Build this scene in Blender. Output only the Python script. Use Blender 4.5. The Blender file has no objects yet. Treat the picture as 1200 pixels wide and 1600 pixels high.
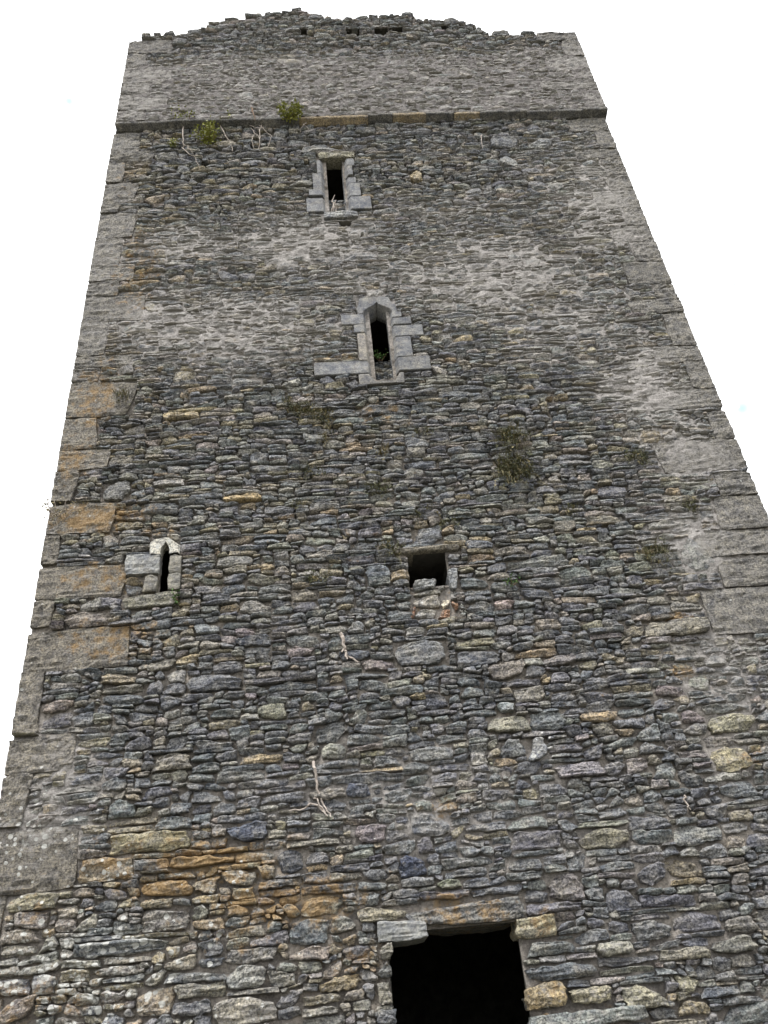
import bpy, math, random
import numpy as np
from mathutils import Matrix, Vector

random.seed(7)
RNG = np.random.default_rng(11)
SC = bpy.context.scene
COL = SC.collection
PI = math.pi

# ------------------------------------------------------------------ camera
F = 1248.0                       # focal length in pixels of the 1200 x 1600 photograph
CAM = np.array([0.0, -7.2, 1.6])
# rows: world X (along the wall), Y (into the wall), Z (up) expressed in camera axes
MR = np.array([[0.996274305227646, 0.06014815592919632, -0.06180378695102985],
               [-0.019190005952252488, -0.5440595956666185, -0.8388270978185124],
               [-0.08407884641646622, 0.8368878991247231, -0.5408783522048961]])
cam = bpy.data.cameras.new('camera')
cam.lens = 36.0 * F / 1600.0
cam.sensor_width = 36.0
cam.sensor_fit = 'AUTO'
cam.clip_start = 0.05
cam.clip_end = 3000
co = bpy.data.objects.new('camera', cam)
COL.objects.link(co)
m4 = Matrix([list(r) for r in MR]).to_4x4()
m4.translation = Vector(CAM)
co.matrix_world = m4
SC.camera = co

# ------------------------------------------------------------------ view, sun, sky
SC.view_settings.view_transform = 'Standard'
SC.view_settings.look = 'None'
SC.view_settings.exposure = 1.6
SC.view_settings.gamma = 1.0
SC.view_settings.use_curve_mapping = False

SUN_EL, SUN_AZ = math.radians(64), math.radians(-24)     # azimuth from the wall's outward normal, minus = left
sl = bpy.data.lights.new('sun', 'SUN')
sl.energy = 1.5
sl.angle = math.radians(13)
sl.color = (1.0, 0.975, 0.94)
so = bpy.data.objects.new('sun', sl)
COL.objects.link(so)
to_sun = Vector((math.sin(SUN_AZ) * math.cos(SUN_EL), -math.cos(SUN_AZ) * math.cos(SUN_EL), math.sin(SUN_EL)))
so.rotation_euler = to_sun.to_track_quat('Z', 'Y').to_euler()

W = bpy.data.worlds.new('World')
SC.world = W
W.use_nodes = True
nt = W.node_tree
nt.nodes.clear()


def N(tree, kind, **kw):
    n = tree.nodes.new(kind)
    for k, v in kw.items():
        if k in n.inputs:
            n.inputs[k].default_value = v
        else:
            setattr(n, k, v)
    return n


out = N(nt, 'ShaderNodeOutputWorld')
bg = N(nt, 'ShaderNodeBackground')
bg.inputs['Strength'].default_value = 0.1
sky = N(nt, 'ShaderNodeTexSky', sky_type='NISHITA', sun_disc=False)
sky.sun_elevation = SUN_EL
sky.sun_rotation = math.atan2(to_sun.x, to_sun.y)
tc = N(nt, 'ShaderNodeTexCoord')
nz = N(nt, 'ShaderNodeTexNoise')
nz.inputs['Scale'].default_value = 2.2
nz.inputs['Detail'].default_value = 5
nt.links.new(tc.outputs['Generated'], nz.inputs['Vector'])
cr = N(nt, 'ShaderNodeValToRGB')
cr.color_ramp.elements[0].position = 0.30
cr.color_ramp.elements[0].color = (6.4, 6.55, 6.75, 1)
cr.color_ramp.elements[1].position = 0.70
cr.color_ramp.elements[1].color = (8.6, 8.65, 8.7, 1)
nt.links.new(nz.outputs['Fac'], cr.inputs['Fac'])
# gaps in the cloud: small patches of blue at places in the sky
nz2 = N(nt, 'ShaderNodeTexNoise')
nz2.inputs['Scale'].default_value = 55
nz2.inputs['Detail'].default_value = 3
nt.links.new(tc.outputs['Generated'], nz2.inputs['Vector'])
GAPS = [(108, 158, 0.010), (1160, 638, 0.016), (1098, 505, 0.011), (1178, 524, 0.012), (1145, 447, 0.009), (-60, 1120, 0.055),
        (1420, 420, 0.03), (-420, 700, 0.05)]
prev = None
for (gx, gy, gr) in GAPS:
    d = MR @ np.array([gx - 600.0, 800.0 - gy, -F])
    d /= np.linalg.norm(d)
    ds = N(nt, 'ShaderNodeVectorMath', operation='DISTANCE')
    nt.links.new(tc.outputs['Generated'], ds.inputs[0])
    ds.inputs[1].default_value = tuple(d)
    mr = N(nt, 'ShaderNodeMapRange', interpolation_type='SMOOTHSTEP')
    mr.inputs['From Min'].default_value = gr * 1.3
    mr.inputs['From Max'].default_value = 0.0
    nt.links.new(ds.outputs['Value'], mr.inputs['Value'])
    if prev is None:
        prev = mr.outputs['Result']
    else:
        ad = N(nt, 'ShaderNodeMath', operation='MAXIMUM')
        nt.links.new(prev, ad.inputs[0])
        nt.links.new(mr.outputs['Result'], ad.inputs[1])
        prev = ad.outputs[0]
mm = N(nt, 'ShaderNodeMapRange')
mm.inputs['From Min'].default_value = 0.34
mm.inputs['From Max'].default_value = 0.56
nt.links.new(nz2.outputs['Fac'], mm.inputs['Value'])
mul = N(nt, 'ShaderNodeMath', operation='MULTIPLY')
nt.links.new(prev, mul.inputs[0])
nt.links.new(mm.outputs['Result'], mul.inputs[1])
mx = N(nt, 'ShaderNodeMix', data_type='RGBA')
nt.links.new(mul.outputs[0], mx.inputs['Factor'])
nt.links.new(cr.outputs['Color'], mx.inputs['A'])
skc = N(nt, 'ShaderNodeMix', data_type='RGBA', blend_type='ADD')
skc.inputs['Factor'].default_value = 1.0
nt.links.new(sky.outputs['Color'], skc.inputs['A'])
skc.inputs['B'].default_value = (1.5, 1.9, 1.7, 1)        # thin veil of cloud in the gaps
nt.links.new(skc.outputs['Result'], mx.inputs['B'])
nt.links.new(mx.outputs['Result'], bg.inputs['Color'])
nt.links.new(bg.outputs[0], out.inputs[0])


# ------------------------------------------------------------------ helpers
def at(px, py, plane=0.0):
    """photo pixel -> (x, z) in metres on the wall plane y = plane"""
    d = MR @ np.array([px - 600.0, 800.0 - py, -F])
    t = (plane - CAM[1]) / d[1]
    return CAM[0] + d[0] * t, CAM[2] + d[2] * t


_T = RNG.random(4096).astype(np.float32) * 2 - 1


def _h(i, j, k):
    return _T[((i * 73856093) ^ (j * 19349663) ^ (k * 83492791)) & 4095]


def noise(x, y, z):
    """value noise in [-1, 1]"""
    xi = np.floor(x).astype(np.int64); yi = np.floor(y).astype(np.int64); zi = np.floor(z).astype(np.int64)
    fx = (x - xi).astype(np.float32); fy = (y - yi).astype(np.float32); fz = (z - zi).astype(np.float32)
    fx = fx * fx * (3 - 2 * fx); fy = fy * fy * (3 - 2 * fy); fz = fz * fz * (3 - 2 * fz)
    r = 0
    for a in (0, 1):
        for b in (0, 1):
            for c in (0, 1):
                r = r + _h(xi + a, yi + b, zi + c) * (fx if a else 1 - fx) * (fy if b else 1 - fy) * (fz if c else 1 - fz)
    return r


def fbm(x, y, z, o=3):
    r = 0; a = 1.0; s = 0
    for i in range(o):
        r = r + a * noise(x * 2 ** i + 17.3 * i, y * 2 ** i + 5.1 * i, z * 2 ** i)
        s += a; a *= 0.5
    return r / s


def sstep(a, b, x):
    t = np.clip((x - a) / (b - a), 0, 1)
    return t * t * (3 - 2 * t)


def blob_field(blobs, x, z):
    r = np.zeros(np.broadcast(x, z).shape)
    for (px, py, rx, rz, amt) in blobs:
        cx, cz = at(px, py)
        r = np.maximum(r, amt * np.exp(-((x - cx) / rx) ** 2 - ((z - cz) / rz) ** 2))
    return r


ORANGE = [(330, 1345, .95, .3, 1.0), (450, 1410, .9, .28, 1.0), (240, 1390, .5, .2, .8), (560, 1500, .5, .2, .8), (150, 810, .8, .28, 1.0),
          (255, 830, .4, .15, .7), (160, 900, .7, .3, .8), (180, 1000, .8, .35, .8), (1060, 972, .3, .15, .9), (1062, 1050, .3, .12, .9),
          (1180, 1180, .5, .3, .6), (1120, 1290, .4, .2, .35), (700, 1412, .35, .12, 1.0), (590, 650, .6, .35, .65), (60, 1420, .7, .3, .65), (60, 1560, .9, .3, .75),
          (200, 280, .5, .9, .5), (215, 420, .5, 1.6, .72), (150, 620, .4, 1.0, .8), (280, 650, 1.0, .5, .4), (690, 1260, .25, .15, .8),
          (845, 1565, .2, .25, .6), (530, 560, .3, .15, .7), (400, 1250, .5, .2, .3), (230, 1310, .6, .2, .8), (400, 1560, .8, .3, .35), (550, 800, 3.0, 2.0, .42), (1000, 1050, 1.5, 1.2, .42),
          (500, 360, .8, .5, .2), (130, 1330, .4, .25, .4), (980, 1560, .6, .3, .4), (1100, 1500, .4, .2, .3), (300, 750, .6, .3, .4), (850, 1430, .25, .15, .6), (110, 720, .4, .5, .8), (480, 1420, .6, .25, .9), (380, 1450, .8, .3, .7)]
WHITE = [(100, 1540, 1.7, .7, 1.0), (60, 1290, .5, .45, .9), (300, 1400, .8, .35, .8), (200, 1480, 1.1, .4, .95), (40, 1080, .3, .5, .55),
         (480, 1520, .6, .4, .5), (860, 1170, .25, .15, .7), (840, 90, 1.6, .8, .25), (300, 100, 1.5, 1.0, .3), (130, 1000, .4, .6, .35),
         (700, 1150, .2, .1, .6), (620, 1260, .5, .25, .5), (250, 900, .6, .4, .2), (1180, 1250, .3, .3, .4)]
MORTAR = [(330, 510, 1.9, .95, 1.0), (480, 380, 1.8, .9, .85), (300, 380, 1.3, .6, .8), (780, 430, 2.2, 1.3, .9), (930, 330, 1.2, 1.9, .85), (880, 500, 1.2, 1.0, .8),
          (1000, 590, .8, 1.1, .95), (1080, 700, .6, .8, .9), (1090, 860, .65, .8, .85), (1130, 1050, .6, .6, .75), (80, 1260, .5, .8, .8),
          (700, 330, 1.6, .6, .6), (560, 430, 1.0, .6, .75), (640, 1250, 1.8, .6, .48), (850, 1300, 1.5, .5, .42), (150, 450, .5, 2.4, .6),
          (100, 1180, .45, .4, .7), (1150, 1200, .5, .5, .5), (820, 570, 1.0, .4, .42), (700, 230, 2.5, .4, .3), (1000, 1480, 1.2, .5, .3)]
DARK = [(350, 1110, 1.0, .6, .9), (600, 1100, 1.8, .6, .8), (900, 1090, 1.2, .5, .8), (420, 1230, .9, .35, .9), (520, 930, 1.4, .4, .6), (850, 930, 1.0, .5, .6),
        (330, 610, .9, .4, .6), (600, 215, 2.2, .3, .6), (830, 320, .5, .3, .4), (420, 400, .8, .3, .3), (800, 1340, 1.2, .35, .9), (960, 1240, .9, .35, .7),
        (960, 1400, 1.0, .3, .6), (420, 690, .8, .4, .5), (720, 690, .8, .5, .5), (220, 1160, .5, .4, .6)]
ZP = 13.575                      # foot of the parapet


def mortar_amount(x, z):
    m = blob_field(MORTAR, x, z)
    m = m * (0.85 + 0.3 * fbm(x * 1.7, z * 1.7, 3.3, 2)) + 0.06 * fbm(x * 1.1, z * 2.3, 9.1, 2)
    par = sstep(ZP - .1, ZP, z)
    m = np.maximum(m, .09 + .13 * fbm(x * .9, z * 1.4, 5.1, 2))
    hi = 0.66 - 0.40 * sstep(ZP + 1.55, ZP + 2.1, z + 0.15 * noise(x * 1.3, z, 2.0) - 0.1 * np.abs(x - 1) * 0)
    return np.clip(np.where(par > 0.5, hi, m), 0, 1)


def new_mesh(name, V, Fq, mats, smooth=False, attrs=None, tris=None, midx=None):
    me = bpy.data.meshes.new(name)
    V = np.ascontiguousarray(V, dtype=np.float32)
    nq = 0 if Fq is None else len(Fq)
    ntv = 0 if tris is None else len(tris)
    me.vertices.add(len(V))
    me.vertices.foreach_set('co', V.ravel())
    loops = []
    starts = []
    if nq:
        loops.append(np.asarray(Fq, dtype=np.int32).ravel()); starts.append(np.arange(nq, dtype=np.int32) * 4)
    if ntv:
        loops.append(np.asarray(tris, dtype=np.int32).ravel()); starts.append(nq * 4 + np.arange(ntv, dtype=np.int32) * 3)
    loops = np.concatenate(loops); starts = np.concatenate(starts)
    me.loops.add(len(loops)); me.loops.foreach_set('vertex_index', loops)
    me.polygons.add(nq + ntv); me.polygons.foreach_set('loop_start', starts)
    me.polygons.foreach_set('use_smooth', np.full(nq + ntv, smooth, dtype=bool))
    for mt in mats:
        me.materials.append(mt)
    if midx is not None:
        me.polygons.foreach_set('material_index', np.asarray(midx, dtype=np.int32))
    for an, arr in (attrs or {}).items():
        a = me.attributes.new(an, 'FLOAT_COLOR', 'POINT')
        c = np.ones((len(V), 4), dtype=np.float32)
        c[:, :3] = arr
        a.data.foreach_set('color', c.ravel())
    me.update(calc_edges=True)
    return me


def link(name, me, parent=None, base=None, loc=None, **props):
    o = bpy.data.objects.new(name, me)
    COL.objects.link(o)
    if loc is not None:
        o.location = loc
    if parent is not None:
        o.parent = parent
        if base is not None:
            o.matrix_parent_inverse = Matrix.Translation(-Vector(base))
    for k, v in props.items():
        o[k] = v
    return o


# ------------------------------------------------------------------ materials
def attr(t, name):
    n = t.nodes.new('ShaderNodeAttribute'); n.attribute_name = name
    return n


def mixc(t, f, a, b, mode='MIX'):
    n = N(t, 'ShaderNodeMix', data_type='RGBA', blend_type=mode)
    for s, v in (('Factor', f), ('A', a), ('B', b)):
        sock = n.inputs[s] if s == 'Factor' else [i for i in n.inputs if i.name == s and i.type == 'RGBA'][0]
        if hasattr(v, 'links') or isinstance(v, bpy.types.NodeSocket):
            t.links.new(v, sock)
        else:
            sock.default_value = v if s == 'Factor' else (*v, 1)
    return [o for o in n.outputs if o.type == 'RGBA'][0]


def math_(t, op, a, b=None, clamp=False):
    n = N(t, 'ShaderNodeMath', operation=op)
    n.use_clamp = clamp
    for i, v in enumerate((a, b)):
        if v is None:
            continue
        if isinstance(v, bpy.types.NodeSocket):
            t.links.new(v, n.inputs[i])
        else:
            n.inputs[i].default_value = v
    return n.outputs[0]


def noise_n(t, vec, scale, detail=4, rough=0.6, stretch=None):
    if stretch:
        mp = N(t, 'ShaderNodeMapping'); mp.inputs['Scale'].default_value = stretch
        t.links.new(vec, mp.inputs['Vector']); vec = mp.outputs['Vector']
    n = N(t, 'ShaderNodeTexNoise')
    n.inputs['Scale'].default_value = scale; n.inputs['Detail'].default_value = detail; n.inputs['Roughness'].default_value = rough
    t.links.new(vec, n.inputs['Vector'])
    return n.outputs['Fac']


def rng_(t, v, a, b, c=0.0, d=1.0, smooth=False):
    n = N(t, 'ShaderNodeMapRange')
    if smooth:
        n.interpolation_type = 'SMOOTHSTEP'
    n.inputs['From Min'].default_value = a; n.inputs['From Max'].default_value = b
    n.inputs['To Min'].default_value = c; n.inputs['To Max'].default_value = d
    if isinstance(v, bpy.types.NodeSocket):
        t.links.new(v, n.inputs['Value'])
    return n.outputs['Result']


def sep(t, c):
    n = N(t, 'ShaderNodeSeparateColor'); t.links.new(c, n.inputs[0])
    return n.outputs


def base_mat(name, rough=0.92):
    m = bpy.data.materials.new(name); m.use_nodes = True
    t = m.node_tree
    b = t.nodes['Principled BSDF']
    b.inputs['Roughness'].default_value = rough
    b.inputs['Specular IOR Level'].default_value = 0.25
    g = N(t, 'ShaderNodeNewGeometry')
    return m, t, b, g.outputs['Position']


def mat_stone(name='weathered_stone', lo=.42, hi=1.80, bump=.032, crust=.8):
    """tint = the stone's own colour; wear = (orange lichen, white lichen, lime smear)"""
    m, t, b, P = base_mat(name)
    tint = attr(t, 'tint').outputs['Color']
    w = sep(t, attr(t, 'wear').outputs['Color'])
    n1 = noise_n(t, P, 9, 5, 0.65)
    n2 = noise_n(t, P, 55, 4, 0.7)
    n3 = noise_n(t, P, 8, 5, 0.65, (1.0, 1.0, 6.0))
    n8 = noise_n(t, P, 5, 5, 0.7)
    c = mixc(t, rng_(t, n8, .48, .66, 0, .62), tint, (.205, .192, .172))
    c = mixc(t, 1.0, c, mixc(t, rng_(t, n1, .32, .68), (.66, .68, .74), (1.65, 1.60, 1.45)), 'MULTIPLY')
    c = mixc(t, 1.0, c, mixc(t, rng_(t, n2, .40, .61), (lo, lo * 1.02, lo * 1.07), (hi, hi * .99, hi * .967)), 'MULTIPLY')
    c = mixc(t, rng_(t, n3, .52, .70, 0, .55), c, mixc(t, 1.0, c, (.5, .52, .58), 'MULTIPLY'))
    # pale crust of lichen on the faces
    n4 = noise_n(t, P, 24, 6, 0.72)
    n7 = noise_n(t, P, 2.3, 3, 0.6)
    cr_ = math_(t, 'MULTIPLY', rng_(t, n4, .52, .64, 0, 1), rng_(t, n7, .38, .62, .25 * crust, crust))
    c = mixc(t, cr_, c, (.345, .328, .318))
    # lime smear
    sm = rng_(t, math_(t, 'ADD', math_(t, 'MULTIPLY', w[2], .55), noise_n(t, P, 14, 6, 0.7)), .74, .92, 0, .8)
    c = mixc(t, sm, c, (.36, .34, .32))
    # orange lichen
    n5 = noise_n(t, P, 8, 7, 0.72)
    om = rng_(t, math_(t, 'ADD', math_(t, 'MULTIPLY', w[0], .40), n5), .745, .89, 0, .8)
    oc = mixc(t, rng_(t, n2, .35, .65), (.21, .13, .055), (.41, .275, .13))
    c = mixc(t, om, c, oc)
    # white lichen spots
    vo = N(t, 'ShaderNodeTexVoronoi'); vo.inputs['Scale'].default_value = 17
    t.links.new(P, vo.inputs['Vector'])
    vs = sep(t, vo.outputs['Color'])
    rad = math_(t, 'MULTIPLY', math_(t, 'SUBTRACT', math_(t, 'ADD', vs[0], w[1]), .97, True), .62)
    ww = math_(t, 'ADD', vo.outputs['Distance'], math_(t, 'MULTIPLY', math_(t, 'SUBTRACT', n4, .5), .5))
    spot = math_(t, 'LESS_THAN', ww, rad)
    c = mixc(t, math_(t, 'MULTIPLY', spot, .85), c, (.60, .60, .57))
    n6 = noise_n(t, P, 19, 6, 0.75)
    wm = rng_(t, math_(t, 'ADD', math_(t, 'MULTIPLY', w[1], .20), n6), .69, .80, 0, .7)
    c = mixc(t, wm, c, (.50, .50, .47))
    t.links.new(c, b.inputs['Base Color'])
    hgt = math_(t, 'ADD', math_(t, 'MULTIPLY', noise_n(t, P, 24, 8, 0.8, (1, 1, 2.4)), 1.0), math_(t, 'MULTIPLY', n2, .35))
    bp = N(t, 'ShaderNodeBump'); bp.inputs['Strength'].default_value = 1.0; bp.inputs['Distance'].default_value = bump
    t.links.new(hgt, bp.inputs['Height']); t.links.new(bp.outputs[0], b.inputs['Normal'])
    return m


def mat_mortar():
    m, t, b, P = base_mat('lime_mortar', 0.97)
    w = sep(t, attr(t, 'wear').outputs['Color'])
    n1 = noise_n(t, P, 5, 5, 0.65); n2 = noise_n(t, P, 45, 5, 0.75)
    lime = mixc(t, rng_(t, n1, .35, .65), (.235, .220, .212), (.365, .343, .33))
    earth = mixc(t, rng_(t, n1, .35, .65), (.13, .12, .112), (.30, .265, .23))
    c = mixc(t, rng_(t, w[2], .08, .5), earth, lime)
    c = mixc(t, 1.0, c, mixc(t, rng_(t, n2, .32, .68), (.6, .6, .6), (1.4, 1.4, 1.38)), 'MULTIPLY')
    om = rng_(t, math_(t, 'ADD', math_(t, 'MULTIPLY', w[0], .35), noise_n(t, P, 12, 6, .7)), .74, .9, 0, .7)
    c = mixc(t, om, c, (.32, .22, .11))
    # parapet render is browner and greyer: G channel
    c = mixc(t, w[1], c, mixc(t, 1.0, c, (.56, .55, .56), 'MULTIPLY'))
    t.links.new(c, b.inputs['Base Color'])
    bp = N(t, 'ShaderNodeBump'); bp.inputs['Strength'].default_value = 1.0; bp.inputs['Distance'].default_value = 0.035
    t.links.new(noise_n(t, P, 32, 8, 0.75), bp.inputs['Height']); t.links.new(bp.outputs[0], b.inputs['Normal'])
    return m


def mat_plain(name, c0, c1, scale=20, rough=0.9, bump=0.0, trans=0.0):
    m, t, b, P = base_mat(name, rough)
    c = mixc(t, rng_(t, noise_n(t, P, scale, 4, .65), .3, .7), c0, c1)
    t.links.new(c, b.inputs['Base Color'])
    if bump:
        bp = N(t, 'ShaderNodeBump'); bp.inputs['Strength'].default_value = .8; bp.inputs['Distance'].default_value = bump
        t.links.new(noise_n(t, P, scale * 2, 6, .7), bp.inputs['Height']); t.links.new(bp.outputs[0], b.inputs['Normal'])
    if trans:
        b.inputs['Transmission Weight'].default_value = 0.0
        b.inputs['Subsurface Weight'].default_value = 0.0
    return m


STONE = mat_stone()
QUOIN = mat_stone('weathered_quoin', .48, 1.66, .05, .75)
CUT = mat_stone('dressed_stone', .70, 1.3, .014, .45)
MORT = mat_mortar()
INNER = mat_plain('inner_rubble_shade', (.035, .033, .03), (.09, .085, .075), 7, .95, .03)  # darker than the wall stone: interior shade is put into this colour
GRASS = mat_plain('grass_ground', (.06, .062, .04), (.12, .11, .085), 3, .95, .03)
LEAF_Y = mat_plain('yellow_green_leaf', (.11, .135, .022), (.27, .265, .06), 14, .6)
LEAF_O = mat_plain('olive_leaf', (.055, .062, .030), (.15, .145, .085), 10, .7)
LEAF_G = mat_plain('green_leaf', (.035, .075, .018), (.08, .15, .035), 14, .6)
STRAW = mat_plain('dry_blade', (.13, .11, .055), (.28, .235, .13), 14, .85)
TWIG = mat_plain('bleached_wood', (.20, .165, .14), (.46, .41, .37), 25, .85, .004)
TWIG_D = mat_plain('brown_wood', (.12, .075, .05), (.24, .16, .11), 25, .85, .004)

# ------------------------------------------------------------------ tower layout
XL, XR = -3.03, 4.68
TH = 1.2                                     # wall thickness
DEEP = 7.0
tower_base = (0.5 * (XL + XR), DEEP / 2, 0)
tower = bpy.data.objects.new('stone_tower', None)
COL.objects.link(tower)
tower.location = tower_base
tower['label'] = 'tall ruined grey rubble stone tower with ragged top and narrow slit windows'
tower['category'] = 'tower'


def part(name, me, loc=None, **kw):
    return link(name, me, tower, tower_base, loc, **kw)


def rect(px0, py0, px1, py1):
    cx, cy = (px0 + px1) / 2, (py0 + py1) / 2
    return at(px0, cy)[0], at(px1, cy)[0], at(cx, py1)[1], at(cx, py0)[1]      # x0, x1, z0, z1


# openings: x0, x1, z0, z1 in metres
O1 = rect(511, 246, 537, 334)
O2 = rect(580, 474, 609, 590)
O3 = rect(249, 858, 264, 925)
O4 = rect(638, 862, 701, 912)
OD = (at(612, 1540)[0], at(823, 1540)[0], 0.0, at(720, 1446)[1])
O4B = rect(642, 912, 714, 966)               # blocked lower half of the square hole
HOLES = [rect(531, 345, 549, 353), rect(315, 252, 326, 259)]
PHOLES = [rect(541, 55, 563, 64), rect(585, 54, 606, 62), rect(609, 52, 629, 60), rect(470, 55, 481, 63), rect(689, 50, 700, 57)]

# ---- dressed and remarkable single stones (pixel boxes on the photograph)
# name, box, tint, wear(o,w,m), protrusion
GREY = (.20, .205, .215); LGREY = (.25, .25, .255); BUFF = (.25, .22, .155); BLUE = (.085, .095, .12)
FIXED = [
    ('stone', (160, 752, 203, 783), (.17, .17, .17), (0, .2, .1), .03),
    ('stone', (349, 773, 408, 785), (.34, .27, .17), (.2, 0, .1), .035),
    ('stone', (773, 937, 802, 953), (.33, .27, .27), (0, 0, .1), .03),
    ('stone', (777, 1096, 805, 1114), (.27, .30, .32), (0, .2, .1), .03),
    ('stone', (762, 1118, 826, 1146), (.20, .195, .165), (0, 0, .2), .03),
    ('stone', (822, 1152, 858, 1188), (.20, .21, .23), (0, .7, .3), .03),
    ('stone', (866, 1190, 945, 1216), (.19, .18, .20), (0, .1, .3), .03),
    ('stone', (355, 1284, 417, 1315), (.075, .085, .115), (0, 0, 0), .035),
    ('stone', (905, 1293, 987, 1326), (.19, .18, .145), (0, .1, .4), .03),
    ('stone', (550, 1287, 604, 1318), (.17, .15, .16), (0, .3, .2), .03),
    ('stone', (122, 1342, 207, 1378), (.22, .19, .15), (.7, .7, .2), .035),
    ('stone', (217, 1376, 300, 1404), (.21, .17, .125), (1, .3, 0), .035),
    ('stone', (265, 1336, 366, 1354), (.21, .17, .125), (1, .1, 0), .03),
    ('stone', (172, 1300, 298, 1332), (.22, .20, .14), (.6, .2, .2), .03),
    ('stone', (431, 1325, 480, 1365), (.07, .075, .09), (0, 0, 0), .0),
    ('stone', (822, 1532, 887, 1576), (.28, .225, .14), (.55, .1, .2), .05),
    ('stone', (890, 1541, 957, 1570), (.26, .24, .18), (.1, .1, .2), .05),
    ('stone', (974, 1538, 1041, 1578), (.22, .21, .17), (0, .1, .2), .045),
    ('stone', (822, 1503, 934, 1533), (.10, .11, .125), (0, 0, 0), .035),
    ('stone', (820, 1470, 900, 1494), (.13, .14, .145), (.1, .1, .1), .035),
    ('stone', (825, 1577, 1015, 1606), (.15, .165, .17), (0, .1, .2), .05),
    ('stone', (933, 1470, 992, 1494), (.19, .19, .175), (0, 0, .2), .04),
    ('stone', (986, 1438, 1052, 1468), (.13, .135, .145), (0, 0, .2), .04),
    ('stone', (1108, 1460, 1180, 1492), (.15, .15, .14), (0, 0, .2), .04),
    ('stone', (330, 1556, 434, 1602), (.24, .225, .20), (.2, .5, .5), .03),
    ('stone', (0, 1556, 54, 1600), (.22, .19, .17), (.6, .6, .3), .03),
    ('stone', (490, 568, 493, 571), (.2, .2, .2), (0, 0, 0), .02),
    ('stone', (617, 1000, 700, 1040), (.14, .145, .155), (0, 0, .2), .025),
    ('stone', (290, 1053, 380, 1080), (.12, .125, .14), (.1, .1, .1), .03),
    ('stone', (1005, 968, 1108, 994), (.18, .17, .15), (.45, 0, .3), .03),
    ('stone', (1110, 1165, 1172, 1206), (.23, .21, .15), (.5, 0, .4), .02),
    ('stone', (1105, 1114, 1180, 1145), (.22, .21, .16), (.1, 0, .4), .02),
    ('stone', (1062, 838, 1118, 892), (.17, .175, .175), (.1, 0, .5), .015),
    ('stone', (765, 215, 810, 232), (.12, .125, .14), (0, 0, .1), .03),
    ('stone', (825, 218, 862, 233), (.23, .235, .24), (0, .1, .2), .03),
    ('stone', (780, 244, 808, 262), (.21, .215, .22), (0, 0, .2), .03),
    ('stone', (640, 268, 660, 284), (.3, .25, .17), (.3, .1, .2), .03),
    ('stone', (404, 1100, 447, 1124), (.19, .19, .155), (0, 0, .2), .03),
    ('stone', (255, 645, 312, 657), (.30, .25, .17), (.2, 0, .1), .035),
    ('stone', (625, 1335, 665, 1370), (.07, .08, .115), (0, 0, 0), .03),
    ('stone', (683, 1375, 722, 1390), (.15, .16, .13), (0, 0, .1), .03),
    ('stone', (540, 1225, 580, 1246), (.09, .10, .13), (0, .2, 0), .03),
    ('stone', (1030, 1480, 1110, 1500), (.20, .19, .16), (.1, 0, .2), .04),
]
FIXED = [f for f in FIXED if f[1] != (490, 568, 493, 571)]
# quoins (pixel boxes on the two corners; the rest are laid by rule)
QL = [(735, 784, 121), (785, 834, 180), (834, 881, 93), (883, 934, 196), (936, 979, 82), (980, 1045, 201), (1047, 1144, 64), (1146, 1205, 117), (1206, 1289, 45), (1290, 1392, 120), (1393, 1470, 6), (1471, 1555, -6)]
QR = [(608, 638, 1012), (640, 685, 1110), (687, 736, 1026), (738, 774, 1120), (776, 828, 1117), (830, 870, 1080), (872, 918, 1125), (920, 994, 1104)]

quoins = []          # x0, x1, z0, z1, side
def lay_quoins(side, given, zlo, zhi, off=0.0, seed=1):
    r = random.Random(seed)
    spans = []
    for (ya, yb, px) in given:
        x, _ = at(px, (ya + yb) / 2)
        ex = 80 if side < 0 else 1150
        z1 = at((px + ex) / 2, ya)[1]; z0 = at((px + ex) / 2, yb)[1]
        spans.append((z0, z1, x))
    spans.sort()
    def fill(a, b):
        z = a; k = r.randint(0, 1)
        while b - z > .12:
            h = r.choice((.26, .32, .38, .45, .55, .2)) * r.uniform(.9, 1.1)
            if b - z - h < .2:
                h = b - z
            h = min(h, .7)
            wd = (r.uniform(.48, .80) if k % 2 else r.uniform(.25, .42))
            if r.random() < .12:
                wd *= .75
            quoins.append((XL - off, XL - off + wd, z, z + h, -1) if side < 0 else (XR + off - wd, XR + off, z, z + h, 1))
            z += h; k += 1
    z = zlo
    for (z0, z1, x) in spans:
        if z0 > z + .02:
            fill(z, z0)
        quoins.append((XL - off, x, z0, z1, -1) if side < 0 else (x, XR + off, z0, z1, 1))
        z = z1
    fill(z, zhi)

lay_quoins(-1, QL, 0.0, ZP - .11, 0, 3)
lay_quoins(1, QR, 0.0, ZP - .11, 0, 5)
NQ_MAIN = len(quoins)
POFF = 0.10
PX0, PX1 = at(180, 190, -POFF)[0], at(948, 168, -POFF)[0]


# ragged top of the parapet in metres
TOPPX = [(204, 64), (222, 63), (224, 53), (287, 51), (296, 49), (310, 42), (329, 40), (331, 34), (385, 27), (388, 22), (442, 17), (483, 17), (504, 25), (541, 30),
         (554, 27), (592, 25), (620, 22), (646, 21), (650, 28), (683, 31), (700, 27), (719, 30), (725, 37), (733, 38), (756, 45), (760, 53), (792, 51), (798, 56), (812, 53), (846, 52), (871, 49), (899, 51)]
TP = np.array([at(a, b, -POFF) for a, b in TOPPX])


def top_z(x):
    return np.interp(x, TP[:, 0], TP[:, 1])


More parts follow.
